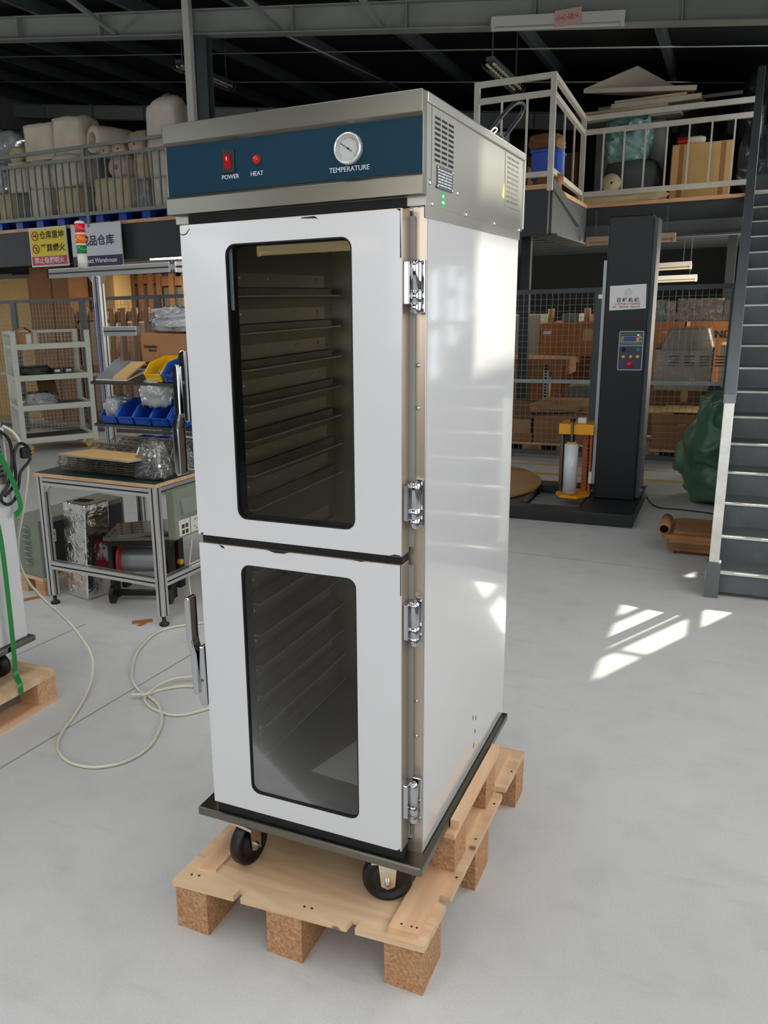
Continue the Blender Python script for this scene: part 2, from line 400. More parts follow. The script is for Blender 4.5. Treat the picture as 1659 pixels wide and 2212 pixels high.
def thing(name, label, cat, loc=(0, 0, 0), rz=0.0, group=None):
    o = bpy.data.objects.new(name, None); COL.objects.link(o); o.empty_display_size = 0.1
    o.location = loc; o.rotation_euler = (0, 0, rz); OFF[o.name] = Vector(loc)
    return tag(o, label, cat, group)
def solo(mb, name, m, label, cat, group=None, bevel=0.0, kind=None, origin=None, **kw):
    """a thing that is one mesh"""
    o = mb.build(name, m, None, bevel, **kw)
    if mb.v:
        c = Vector(origin) if origin else Vector((sum(v.x for v in mb.v) / len(mb.v), sum(v.y for v in mb.v) / len(mb.v), min(v.z for v in mb.v)))
        o.data.transform(Matrix.Translation(-c)); o.location = c; OFF[o.name] = c
    return tag(o, label, cat, group, kind)
def struct(mb, name, m, bevel=0.0, parent=None):
    o = mb.build(name, m, parent, bevel)
    if parent is None: o['kind'] = 'structure'
    return o
def copy_thing(root, loc, rz, label, group=None):
    r = root.copy(); COL.objects.link(r); r.location = loc; r.rotation_euler = (0, 0, rz); r['label'] = label
    if group: r['group'] = group
    OFF[r.name] = Vector(loc)
    for ch in list(root.children):
        c = ch.copy(); COL.objects.link(c); c.parent = r
        for g in list(ch.children):
            d = g.copy(); COL.objects.link(d); d.parent = c
    return r
def writing(txt, size, m, mtx, parent=None, name='lettering', depth=0.0008, align='CENTER', sx=1.0, bold=0.0, label=None):
    """text as a mesh; mtx puts its own xy-plane into the place"""
    cu = bpy.data.curves.new(name, 'FONT'); cu.body = txt; cu.size = size; cu.align_x = align; cu.align_y = 'CENTER'
    cu.extrude = depth; cu.offset = bold; cu.resolution_u = 3
    t = bpy.data.objects.new(name + '_tmp', cu); COL.objects.link(t)
    dg = bpy.context.evaluated_depsgraph_get()
    me = bpy.data.meshes.new_from_object(t.evaluated_get(dg)); bpy.data.objects.remove(t)
    me.transform(Matrix.Diagonal((sx, 1, 1, 1))); me.transform(mtx)
    if parent is not None: me.transform(Matrix.Translation(-OFF.get(parent.name, Vector((0, 0, 0)))))
    me.materials.clear(); me.materials.append(M[m])
    o = bpy.data.objects.new(name, me); COL.objects.link(o)
    if parent is not None: o.parent = parent; OFF[o.name] = OFF.get(parent.name, Vector((0, 0, 0)))
    if label: o['label'] = label
    return o
def front(x, y, z, rz=0.0):       # text facing -y
    return Matrix.Translation((x, y, z)) @ Matrix.Rotation(rz, 4, 'Z') @ Matrix.Rotation(PI / 2, 4, 'X')
def rightface(x, y, z):           # text facing +x
    return Matrix.Translation((x, y, z)) @ Matrix.Rotation(PI / 2, 4, 'Z') @ Matrix.Rotation(PI / 2, 4, 'X')
def rrect(x0, y0, x1, y1, r, n=6):
    pts = []
    for cx, cy, a0 in ((x1 - r, y1 - r, 0), (x0 + r, y1 - r, 90), (x0 + r, y0 + r, 180), (x1 - r, y0 + r, 270)):
        for k in range(n + 1):
            a = R(a0 + 90 * k / n); pts.append((cx + r * math.cos(a), cy + r * math.sin(a)))
    return pts
def smooth_path(pts, k=8):
    """Catmull-Rom through the points"""
    P = [Vector(p) for p in pts]; out = []
    for i in range(len(P) - 1):
        a = P[max(i - 1, 0)]; b = P[i]; c = P[i + 1]; d = P[min(i + 2, len(P) - 1)]
        for j in range(k):
            t = j / k
            out.append(0.5 * ((2 * b) + (c - a) * t + (2 * a - 5 * b + 4 * c - d) * t * t + (3 * b - a - 3 * c + d) * t ** 3))
    out.append(P[-1]); return out
from mathutils import noise as _nz
def lump(c, s, seed=0, amp=0.12, square=0.5, n=3, freq=2.0, rz=0.0, top=1.0):
    """soft rounded box: sacks, foam, wrapped bundles; bottom kept flat"""
    mb = MB(); bm = bmesh.new(); bmesh.ops.create_cube(bm, size=2.0)
    bmesh.ops.subdivide_edges(bm, edges=bm.edges, cuts=2 ** n - 1, use_grid_fill=True)
    rot = Matrix.Rotation(rz, 3, 'Z'); c = Vector(c)
    vs = []
    for v in bm.verts:
        p = v.co.copy(); sph = p.normalized()
        q = p * square + sph * (1 - square) * 1.15
        nv = _nz.noise_vector(q * freq + Vector((seed * 3.1, seed * 1.7, seed * 0.9))) * amp
        nv2 = _nz.noise_vector(q * freq * 2.7 + Vector((seed, 5, seed))) * amp * 0.45
        q = q + nv + nv2
        k = 1.0 + (top - 1.0) * (q.z * 0.5 + 0.5)
        q = Vector((q.x * k, q.y * k, max(q.z, -0.93)))
        q = Vector((q.x * s[0] / 2, q.y * s[1] / 2, (q.z + 0.93) / 1.93 * s[2]))
        vs.append(rot @ q + c)
    fs = [[v.index for v in f.verts] for f in bm.faces]
    bm.free(); mb.add(vs, fs, True); return mb
# ================================================================== THE SETTING
XL, YF = -14.0, 16.5
struct(MB().box((XL, YB, -0.2), (XR, YF, 0)), 'floor', 'concrete')
def wall_with_openings(axis, pos, a0, a1, z0, z1, holes, th):
    """wall slab on plane axis=pos with rectangular holes (u0,u1,z0,z1)"""
    us = sorted({a0, a1, *[h[0] for h in holes], *[h[1] for h in holes]})
    zs = sorted({z0, z1, *[h[2] for h in holes], *[h[3] for h in holes]})
    mb = MB()
    for i in range(len(us) - 1):
        for j in range(len(zs) - 1):
            cu, cz = (us[i] + us[i + 1]) / 2, (zs[j] + zs[j + 1]) / 2
            if any(h[0] < cu < h[1] and h[2] < cz < h[3] for h in holes): continue
            if axis == 'x': mb.box((pos, us[i], zs[j]), (pos + th, us[i + 1], zs[j + 1]))
            else: mb.box((us[i], pos, zs[j]), (us[i + 1], pos + th, zs[j + 1]))
    return mb
W_SUN1 = (4.90, 6.30, 0.9, 1.95)          # low window beside the stair
W_SUN2 = (3.76, 4.85, 3.40, 4.12)         # window high in the right wall
OPAQUE_R = [(-3.4, -0.6, 0.95, 2.85), (0.0, 3.2, 0.95, 2.85), (8.5, 12.3, 0.6, 2.1), (7.8, 9.4, 2.95, 3.75)]  # openings closed by added opaque panes; the last one added as fill
struct(wall_with_openings('x', XR, YB, YF, 0, 6.4, [W_SUN1, W_SUN2] + OPAQUE_R, 0.15), 'wall_right', 'wall')
M['opaque'] = mat('added_opaque_pane', '#dfe6ea', 0.6)  # opaque panes added to block the sun; area lights carry the daylight
wi = 0
def window_x(h, opaque, nv=2, nh=2, bars=()):
    global wi; wi += 1
    mb = MB(); y0, y1, z0, z1 = h; x = XR + 0.05; w = 0.035
    for y in (y0, y1): mb.box((x, y - w, z0), (x + 0.05, y + w, z1))
    for z in (z0, z1): mb.box((x, y0, z - w), (x + 0.05, y1, z + w))
    for k in range(1, nv): y = y0 + (y1 - y0) * k / nv; mb.box((x, y - 0.014, z0), (x + 0.05, y + 0.014, z1))
    for k in range(1, nh): z = z0 + (z1 - z0) * k / nh; mb.box((x, y0, z - 0.014), (x + 0.05, y1, z + 0.014))
    for z in bars: mb.box((x, y0, z - 0.014), (x + 0.05, y1, z + 0.014))
    fr = struct(mb, 'window_%d' % wi, 'steel_grey')
    if opaque: MB().box((x + 0.02, y0, z0), (x + 0.03, y1, z1)).build('pane', 'opaque', fr)  # opaque pane added to block the sun
    else: MB().box((x + 0.022, y0, z0), (x + 0.026, y1, z1)).build('pane', 'clear_pane', fr)
M['clear_pane'] = glassy('window_glass', (0.96, 0.97, 0.97), 0.0, 0.6)
window_x(W_SUN1, False, 3, 2); window_x(W_SUN2, False, 1, 1, (3.86,))
for h in OPAQUE_R: window_x(h, True, 4, 2)  # the last window is added with the upper fill light
# wall behind the camera, with the window that mirrors in the door glass
REAR = [(-2.3, 1.3, 1.2, 3.2), (-7.4, -4.05, 1.55, 3.2)]
struct(wall_with_openings('y', YB - 0.15, XL, XR, 0, 6.4, REAR, 0.15), 'wall_front', 'wall_dark')
for k, h in enumerate(REAR):
    wi += 1; mb = MB(); x0, x1, z0, z1 = h; y = YB - 0.1
    for x in [x0 + (x1 - x0) * i / 5 for i in range(6)]: mb.box((x - 0.03, y, z0), (x + 0.03, y + 0.05, z1))
    for z in (z0, (z0 + z1) / 2, z1): mb.box((x0, y, z - 0.03), (x1, y + 0.05, z + 0.03))
    fr = struct(mb, 'window_%d' % wi, 'steel_grey')
    if k == 0: MB().box((x0, y + 0.02, z0), (x1, y + 0.03, z1)).build('pane', 'opaque', fr)  # opaque pane added to block the sun
    else: MB().box((x0, y + 0.02, z0), (x1, y + 0.024, z1)).build('pane', 'clear_pane', fr)
struct(wall_with_openings('x', XL - 0.15, YB, YF, 0, 6.6, [], 0.15), 'wall_left', 'wall')
struct(wall_with_openings('y', YF, XL, XR, 0, 6.6, [], 0.15), 'wall_back', 'wall_dark')
# sloping roof
def zr(x): return 4.14 + 0.1286 * (0.59 - x)
def sloped(x0, x1, y0, y1, dz0, dz1):
    return [(x0, y0, zr(x0) + dz0), (x1, y0, zr(x1) + dz0), (x1, y1, zr(x1) + dz0), (x0, y1, zr(x0) + dz0),
            (x0, y0, zr(x0) + dz1), (x1, y0, zr(x1) + dz1), (x1, y1, zr(x1) + dz1), (x0, y1, zr(x0) + dz1)]
struct(MB().hexa(sloped(XL - 0.1, XR + 0.1, YB - 0.1, YF + 0.1, 0.16, 0.26)), 'ceiling', 'roof')
M['fill_panel'] = mat('added_roof_panel', '#dfe6ea', 0.6)  # added panels that go with the overhead fill
ti = 0
def trim(mb, m, bevel=0.0):
    global ti; ti += 1; return struct(mb, 'trim_%d' % ti, m, bevel)
for x_, y_ in ROOF_FILL: trim(MB().hexa(sloped(x_ - 0.5, x_ + 0.5, y_ - 3.2, y_ + 3.2, 0.145, 0.16)), 'fill_panel')  # unseen panels added as overhead fill
for y in (1.3, 7.36, 13.4):               # rafters: sloping I-beams
    mb = MB()
    mb.hexa(sloped(XL, XR, y - 0.09, y + 0.09, -0.012, 0.0)); mb.hexa(sloped(XL, XR, y - 0.09, y + 0.09, -0.262, -0.25))
    mb.hexa(sloped(XL, XR, y - 0.006, y + 0.006, -0.25, -0.012))
    for k in range(12):
        x = 1.2 - k * 1.3; mb.hexa(sloped(x - 0.006, x + 0.006, y - 0.085, y + 0.085, -0.25, -0.012))
    trim(mb, 'beam_grey')
for k in range(11):                       # purlins running to the back
    x = 1.0 - 1.42 * k
    mb = MB(); mb.hexa(sloped(x - 0.035, x + 0.035, YB, YF, 0.0, 0.16)); trim(mb, 'steel_grey')
for x, y in ((-3.0, 6.2), (-6.4, 6.0), (-4.2, 5.7)):         # knee braces from purlins to the rafter
    mb = MB(); mb.bar((x, y, zr(x) + 0.05), (x + 0.02, 7.3, zr(x) - 0.22), 0.045, 0.045); trim(mb, 'beam_grey')
for y in (9.2, 11.0):                     # roof tie rods
    trim(MB().tube([(XL, y, zr(XL) - 0.02), (XR, y, zr(XR) - 0.02)], 0.008, 6), 'rail_grey')
cA = at(615, 75, 'y', 7.5)
trim(MB().tube([(cA.x, 7.5, cA.z), (cA.x + 0.25, 10.5, cA.z)], 0.012, 6), 'rail_grey')
# column under the rafter with its white conduit
cx = at(437, 150, 'y', 7.36).x
mb = MB(); mb.box((cx - 0.10, 7.30, 0), (cx + 0.10, 7.31, zr(cx) - 0.25)); mb.box((cx - 0.10, 7.42, 0), (cx + 0.10, 7.43, zr(cx) - 0.25))
mb.box((cx - 0.006, 7.31, 0), (cx + 0.006, 7.42, zr(cx) - 0.25)); trim(mb, 'steel_grey')
solo(MB().box((cx - 0.135, 7.20, 2.68), (cx - 0.045, 7.28, zr(cx) + 0.15)), 'cable_duct', 'lamp_white', 'white vertical cable duct on the roof column above the hood', 'cable duct', bevel=0.006)
# mezzanine
ZM = 2.68
mb = MB(); mb.box((XL, 7.05, ZM - 0.04), (-1.15, YF, ZM)); mb.box((-1.15, 9.28, ZM - 0.04), (XR, YF, ZM)); trim(mb, 'ply_edge')
mb = MB(); mb.box((XL, 7.09, ZM - 0.46), (-1.17, 7.2, ZM - 0.04)); trim(mb, 'steel_dark')
mb = MB(); mb.box((-1.22, 7.2, ZM - 0.46), (-1.15, 9.3, ZM - 0.04)); mb.box((-1.3, 7.2, ZM - 0.47), (-1.09, 9.3, ZM - 0.45)); trim(mb, 'steel_grey')
mb = MB(); mb.box((-1.15, 9.31, ZM - 0.25), (XR, 9.36, ZM - 0.04)); trim(mb, 'steel_dark')
mb = MB(); mb.box((-1.15, 9.26, ZM - 0.42), (XR, 9.28, ZM - 0.25)); mb.box((-1.15, 9.2, ZM - 0.43), (XR, 9.36, ZM - 0.41)); trim(mb, 'steel_grey')
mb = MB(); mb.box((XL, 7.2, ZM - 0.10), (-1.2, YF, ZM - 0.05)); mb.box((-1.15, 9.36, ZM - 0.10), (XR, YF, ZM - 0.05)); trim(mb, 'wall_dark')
for k in range(11):                       # joists under the floor
    y = 9.75 + 0.62 * k; mb = MB(); mb.box((XL, y - 0.03, ZM - 0.24), (XR, y + 0.03, ZM - 0.10)); mb.box((XL, y - 0.05, ZM - 0.25), (XR, y + 0.05, ZM - 0.24)); trim(mb, 'steel_grey')
for x in (-12.0, -8.6, -1.6, 0.45):       # mezzanine columns
    y = 8.2 if x < -1 else 9.6
    mb = MB(); mb.box((x - 0.05, y - 0.05, 0), (x + 0.05, y + 0.05, ZM - 0.1)); trim(mb, 'steel_dark')
# painted floor lines, slab joints, tape marks
trim(MB().box((-13, 6.25, 0.0), (XR, 6.33, 0.0012)), 'yellow_line')
trim(MB().box((-13, 6.72, 0.0), (XR, 6.76, 0.0012)), 'yellow_line')
M['joint'] = mat('slab_joint', '#959490', 0.8)
def joint(p, q, w=0.008):
    a, b = at(*p, 'z', 0), at(*q, 'z', 0); trim(MB().bar((a.x, a.y, 0.0), (b.x, b.y, 0.0), w, 0.002), 'joint')
joint((0, 1660), (430, 1404)); joint((30, 1418), (185, 1348)); joint((1100, 1192), (1525, 1243), 0.005)
def tape(p, q, w=0.05):
    a, b = at(*p, 'z', 0), at(*q, 'z', 0); trim(MB().bar((a.x, a.y, 0.0), (b.x, b.y, 0.0), w, 0.002), 'orange_tape')
tape((45, 1298), (92, 1288)); tape((285, 1345), (330, 1340)); tape((300, 1352), (318, 1342), 0.03)
# ================================================================== PALLET UNDER THE CABINET
def ring_prism(mb, outer, inner, axis, a, b):
    """frame between two outlines with the same number of points"""
    def P3(p, h): return {'X': (h, p[0], p[1]), 'Y': (p[0], h, p[1]), 'Z': (p[0], p[1], h)}[axis]
    n = len(outer); vs = [P3(p, a) for p in outer] + [P3(p, a) for p in inner] + [P3(p, b) for p in outer] + [P3(p, b) for p in inner]
    fs = []
    for i in range(n):
        j = (i + 1) % n
        fs += [(i, j, n + j, n + i), (2 * n + i, 3 * n + i, 3 * n + j, 2 * n + j), (i, 2 * n + i, 2 * n + j, j), (n + i, n + j, 3 * n + j, 3 * n + i)]
    return mb.add(vs, fs)
ZP = 0.145
pal = thing('wooden_pallet', 'plywood and particle block pallet on the floor under the white cabinet', 'pallet', (-0.29, 0.36, 0))
fl, fr_ = Vector((-0.637, -0.168)), Vector((0.048, -0.120))
def fpt(t, d=0.0):
    p = fl.lerp(fr_, t); return (p.x, p.y + d)
dk = [fpt(0), fpt(0.265), fpt(0.270, 0.03), fpt(0.30, 0.03), fpt(0.295), fpt(0.715), fpt(0.722, 0.032), fpt(0.752, 0.032), fpt(0.748), fpt(1),
      (0.052, 0.035), (0.026, 0.040), (0.026, 0.066), (0.054, 0.070), (0.060, 0.580), (0.030, 0.584), (0.030, 0.615), (0.061, 0.620), (0.066, 0.86), (-0.60, 0.86)]
MB().prism(dk, 'Z', ZP - 0.018, ZP).build('deck_board', 'ply', pal)
for n_, (x0, x1, yy) in {'a': (-0.632, -0.535, -0.162), 'b': (-0.365, -0.265, -0.145), 'c': (-0.055, 0.043, -0.116)}.items():
    dy = {'a': -0.0, 'b': 0.33, 'c': 0.33}[n_]
    MB().box((x0, yy, 0.0), (x1, yy + 0.14, ZP - 0.018)).build('block', 'osb', pal)
    MB().box((x0 + 0.01, 0.30, 0.0), (x1 + 0.012, 0.44, ZP - 0.018)).build('block', 'osb', pal)
    MB().box((x0 + 0.02, 0.745, 0.0), (x1 + 0.022, 0.855, ZP - 0.018)).build('block', 'osb', pal)
MB().prism([(-0.602, -0.10), (-0.545, -0.096), (-0.535, 0.82), (-0.592, 0.82)], 'Z', ZP, ZP + 0.008).build('side_slat', 'ply_y', pal)
mb = MB()
for x, y in ((-0.60, -0.13), (-0.58, -0.125), (-0.27, -0.115), (-0.25, -0.113), (0.0, -0.098), (0.02, -0.096), (0.045, 0.15), (0.046, 0.33), (0.05, 0.52), (0.055, 0.72)):
    mb.cyl((x, y, ZP), (x, y, ZP + 0.0008), 0.0035, 8)
mb.build('nail_heads', 'steel_dark', pal)
sk = thing('wooden_skid', 'narrow two-tier plywood skid on the pallet beside the white cabinet', 'skid', (0.0, 0.3, ZP))
MB().prism([(-0.046, -0.112), (0.026, -0.106), (0.029, 0.82), (-0.043, 0.82)], 'Z', ZP, ZP + 0.017).build('base_board', 'ply_y', sk)
for y in (0.145, 0.455):
    MB().box((-0.085, y, ZP + 0.017), (0.040, y + 0.105, 0.262)).build('block', 'osb', sk)
MB().box((-0.095, 0.14, 0.262), (0.040, 0.60, 0.278)).build('top_board', 'ply_y', sk)
MB().box((0.021, 0.165, 0.278), (0.044, 0.59, 0.303)).build('top_strip', 'ply_y', sk)
mb = MB()
for x, y in ((-0.02, -0.09), (0.005, -0.088), (0.018, -0.087)): mb.cyl((x, y, ZP + 0.017), (x, y, ZP + 0.0178), 0.003, 8)
mb.build('nail_heads', 'steel_dark', sk)

# ================================================================== THE HEATED CABINET
cab = thing('heated_holding_cabinet', 'tall white-filmed holding cabinet with two glass doors and blue control strip', 'cabinet', (-0.297, 0.37, ZP))
Z0, ZT = 0.305, 1.80
XW, D = -0.593, 0.80
MB().box((-0.616, -0.060, 0.281), (0.019, 0.800, 0.305)).build('bumper_base', 'steel', cab, bevel=0.004)
# insulated shell
mb = MB(); t = 0.026
mb.box((XW, 0.0, Z0), (XW + t, D, ZT)); mb.box((-t, 0.0, Z0), (0, D, ZT)); mb.box((XW + t, D - 0.04, Z0), (-t, D, ZT))
mb.box((XW + t, 0.0, ZT - 0.02), (-t, D - 0.04, ZT)); mb.box((XW + t, 0.0, Z0), (-t, D - 0.04, Z0 + 0.03))
mb.build('insulated_body', 'steel_in', cab)
p = MB().box((0.0, 0.0015, Z0 + 0.004), (0.0022, D - 0.003, 1.776)).build('side_panel', 'white_side', cab, label='glossy white film side panel on the right')
mb = MB()
for y, z in ((0.43, 0.455), (0.455, 0.40), (0.46, 0.44), (0.445, 0.36)): mb.box((0.0022, y, z), (0.0026, y + 0.008, z + 0.013))
mb.build('film_scuff', 'steel_grey', p)
MB().box((XW - 0.002, 0.0015, Z0 + 0.004), (XW, D - 0.003, 1.776)).build('side_panel', 'white_side', cab)
# front frame
mb = MB(); mb.box((-0.029, -0.003, Z0), (0.001, 0.004, ZT)); mb.box((XW, -0.003, Z0), (XW + 0.029, 0.004, ZT))
mb.box((XW + 0.029, -0.003, ZT - 0.012), (-0.029, 0.004, ZT + 0.018)); mb.box((XW + 0.029, -0.003, 1.030), (-0.029, 0.004, 1.100)); mb.box((XW + 0.029, -0.003, Z0), (-0.029, 0.004, Z0 + 0.03))
mb.build('door_frame', 'steel_warm', cab, bevel=0.0008)
for z in (1.803, 1.484, 1.394, 0.71, 0.62):
    MB().sphere((-0.0155, -0.003, z), 0.0055, (1, 0.6, 1), 10, 6).build('screw', 'chrome', cab)
MB().sphere((XW + 0.012, -0.003, 1.803), 0.0055, (1, 0.6, 1), 10, 6).build('screw', 'chrome', cab)
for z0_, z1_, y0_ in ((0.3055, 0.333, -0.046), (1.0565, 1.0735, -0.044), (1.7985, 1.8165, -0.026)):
    MB().box((-0.558, y0_, z0_), (-0.036, -0.0035, z1_)).build('gap_shade_strip', 'blackgap', cab)  # black strips put the shade of the door gaps into the colour
# tray slides: Z-shaped runners on both walls
def slide(z, side):
    mb = MB(); s = side; xw = XW + t if s > 0 else -t
    def bx(a, b, z0, z1): mb.box((xw + s * a, 0.14, z0), (xw + s * b, 0.70, z1))
    bx(0.0, 0.002, z + 0.022, z + 0.058); bx(0.0, 0.022, z + 0.020, z + 0.022)
    bx(0.020, 0.022, z, z + 0.022); bx(0.020, 0.056, z - 0.002, z)
    mb.mi[0:6] = [2] * 6
    mb.cur = 1
    for k in range(4): mb.sphere((xw + s * 0.0015, 0.20 + 0.15 * k, z + 0.045), 0.005, (0.8, 1, 1), 8, 6)
    bx(0.0555, 0.0565, z - 0.0025, z + 0.0015)
    mb.box((xw + s * 0.002, 0.139, z + 0.0195), (xw + s * 0.022, 0.140, z + 0.0225)); mb.box((xw + s * 0.0195, 0.139, z), (xw + s * 0.0225, 0.140, z + 0.022)); mb.box((xw + s * 0.020, 0.139, z - 0.0025), (xw + s * 0.056, 0.140, z + 0.0005))
    return mb.build('tray_slide', ['steel_in', 'slide', 'slide_plate'], cab)
for k in range(7): slide(1.639 - 0.0907 * k, 1); slide(1.639 - 0.0907 * k, -1)
for k in range(7): slide(0.923 - 0.0910 * k, 1); slide(0.923 - 0.0910 * k, -1)
mb = MB(); mb.box((-0.40, 0.715, 0.50), (-0.19, 0.76, 1.72)); mb.build('air_duct', 'steel_in', cab)
mb = MB()
for k in range(9): mb.cyl((-0.295, 0.7145, 0.60 + 0.12 * k), (-0.295, 0.716, 0.60 + 0.12 * k), 0.006, 10)
mb.build('duct_holes', 'dark_slot', cab)
# doors
def door(z0, z1, gx0, gx1, g0, g1, up):
    X0, X1, Y0, Y1 = -0.5625, -0.032, -0.055, -0.012
    n = 6
    outer = rrect(X0, z0, X1, z1, 0.002, n); inner = rrect(gx0, g0, gx1, g1, 0.024, n)
    mb = MB(); ring_prism(mb, outer, inner, 'Y', Y0, Y1)
    d = mb.build('door', 'steel_warm', cab)
    o2 = rrect(X0 + 0.0005, z0 + 0.0005, X1 - 0.0015, z1 - 0.0015, 0.003, n)
    MB_ = MB(); ring_prism(MB_, o2, inner, 'Y', Y0 - 0.0010, Y0 - 0.0001)
    MB_.build('door_skin', 'white_film', d, label='white protective film on the door face')
    i2 = rrect(gx0 + 0.003, g0 + 0.003, gx1 - 0.003, g1 - 0.003, 0.021, n)
    s_ = MB(); ring_prism(s_, inner, i2, 'Y', Y0 - 0.0013, Y1 - 0.001); s_.build('window_seal', 'blackgap', d)
    MB().prism(i2, 'Y', Y0 + 0.004, Y0 + 0.008).build('glass_pane', 'door_glass', d)
    gk = MB(); ring_prism(gk, rrect(X0 + 0.012, z0 + 0.012, X1 + 0.010, z1 - 0.012, 0.004, n), rrect(X0 + 0.03, z0 + 0.03, X1 - 0.012, z1 - 0.03, 0.004, n), 'Y', Y1, -0.003)
    gk.build('gasket', 'gasket', d)
    return d
dU = door(1.0745, 1.794, -0.446, -0.142, 1.1245, 1.7475, True)
dL = door(0.335, 1.0555, -0.445, -0.142, 0.391, 1.011, False)
def tears(d, lst):
    mb = MB()
    for poly in lst: mb.prism(poly, 'Y', -0.0566, -0.0560)
    mb.build('film_tear', 'blackgap', d)
tears(dU, [[(-0.256, 1.7905), (-0.226, 1.7915), (-0.222, 1.7895), (-0.216, 1.785), (-0.223, 1.787), (-0.255, 1.7885)],
           [(-0.045, 1.793), (-0.036, 1.793), (-0.034, 1.70), (-0.0365, 1.70), (-0.0365, 1.788)],
           [(-0.562, 1.775), (-0.555, 1.772), (-0.545, 1.774), (-0.534, 1.786), (-0.536, 1.786), (-0.546, 1.776), (-0.556, 1.774), (-0.562, 1.777)],
           [(-0.06, 1.0755), (-0.036, 1.0755), (-0.036, 1.078), (-0.05, 1.079)], [(-0.557, 1.0755), (-0.548, 1.0755), (-0.549, 1.082)]])
tears(dL, [[(-0.505, 1.054), (-0.492, 1.052), (-0.487, 1.045), (-0.497, 1.048)], [(-0.37, 1.0553), (-0.31, 1.0553), (-0.325, 1.0505), (-0.35, 1.050)],
           [(-0.036, 1.054), (-0.034, 1.054), (-0.034, 0.985), (-0.036, 0.985)], [(-0.15, 1.0553), (-0.12, 1.0553), (-0.13, 1.053)], [(-0.045, 0.3353), (-0.036, 0.3353), (-0.036, 0.343)]])
# hinges
def hinge(z0, z1, d):
    h = z1 - z0; c = (-0.0125, -0.031)
    mb = MB(); mb.box((-0.032, -0.050, z0 + 0.022), (-0.020, -0.014, z1 - 0.004)); hg = mb.build('hinge', 'chrome', d, bevel=0.002)
    MB().lathe((c[0], c[1], 0), [(0.0005, z1), (0.006, z1 - 0.001), (0.0115, z1 - 0.006), (0.0122, z1 - 0.012), (0.0122, z0 + h * 0.46), (0.0113, z0 + h * 0.455), (0.0122, z0 + h * 0.45), (0.0122, z0 + 0.026), (0.0113, z0 + 0.0255), (0.0120, z0 + 0.025), (0.0105, z0 + 0.008), (0.006, z0 + 0.001), (0.0005, z0)], 'Z', 20).build('hinge_knuckle', 'chrome', hg)
    MB().box((-0.024, -0.012, z0 + 0.004), (0.0005, -0.003, z1)).build('hinge_leaf', 'chrome', hg, bevel=0.002)
for z0, z1, d in ((1.587, 1.697, dU), (1.132, 1.240, dU), (0.856, 0.968, dL), (0.401, 0.515, dL)): hinge(z0, z1, d)
MB().cyl((-0.0155, -0.032, 0.375), (-0.0155, -0.032, 0.401), 0.004, 10).build('hinge_pin', 'steel', dL)
# latch handles at the left edge
def handle(zc, sgn, d):
    """zc: outer end of the mount; sgn +1 lever hangs down, -1 lever points up"""
    def Z(u): return zc - sgn * u
    def poly(pts): return [(x, Z(u)) for x, u in pts]
    mb = MB(); mb.prism(poly([(-0.5635, 0.004), (-0.5645, 0.168), (-0.575, 0.168), (-0.583, 0.05), (-0.585, 0.020), (-0.580, 0.004), (-0.572, 0.0)]), 'Y', -0.066, -0.018)
    hb = mb.build('latch_handle', 'chrome', d, bevel=0.003)
    mb = MB(); mb.prism(poly([(-0.584, 0.036), (-0.580, 0.036), (-0.580, 0.148), (-0.586, 0.166), (-0.590, 0.185), (-0.590, 0.296), (-0.600, 0.300), (-0.606, 0.290), (-0.6065, 0.180), (-0.603, 0.166), (-0.597, 0.150), (-0.596, 0.06), (-0.594, 0.036)]), 'Y', -0.076, -0.040)
    mb.build('lever', 'chrome', hb, bevel=0.004, seg=3)
    MB().cyl((-0.571, -0.0665, Z(0.075)), (-0.571, -0.0655, Z(0.075)), 0.0045, 12).build('handle_screw', 'steel', hb)
handle(1.520, 1, dU); handle(0.612, -1, dL)
MB().box((-0.5645, -0.05, 1.085), (-0.5625, -0.01, 1.12)).build('strike_plate', 'steel_warm', cab)
# control housing on top
mb = MB(); mb.box((-0.596, -0.02, 1.800), (0.004, 0.826, 1.992)); mb.box((0.0005, -0.0190, 1.776), (0.0035, 0.806, 1.80)); mb.box((0.0005, -0.0190, 1.776), (0.0022, 0.797, 1.80))
hood = mb.build('control_housing', 'steel_side', cab)
prof = [(-0.050, 1.818), (-0.050, 1.852), (-0.043, 1.858), (-0.043, 1.961), (-0.050, 1.967), (-0.050, 2.006), (-0.020, 2.006), (-0.020, 1.818)]
MB().prism(prof, 'X', -0.598, 0.006).build('front_fascia', 'steel', hood, bevel=0.001)
mb = MB(); mb.box((-0.599, -0.021, 1.987), (0.008, 0.835, 2.0075)); mb.box((-0.599, 0.826, 1.805), (0.008, 0.835, 1.99)); mb.build('lid', 'steel_side', hood, bevel=0.003)
strip = MB().box((-0.594, -0.0442, 1.859), (0.004, -0.0428, 1.960)).build('control_strip', 'blue_strip', cab, label='dark blue control strip')
mb = MB(); mb.box((-0.449, -0.0475, 1.893), (-0.417, -0.0440, 1.941)); sw = mb.build('power_switch', 'black', strip, bevel=0.002)
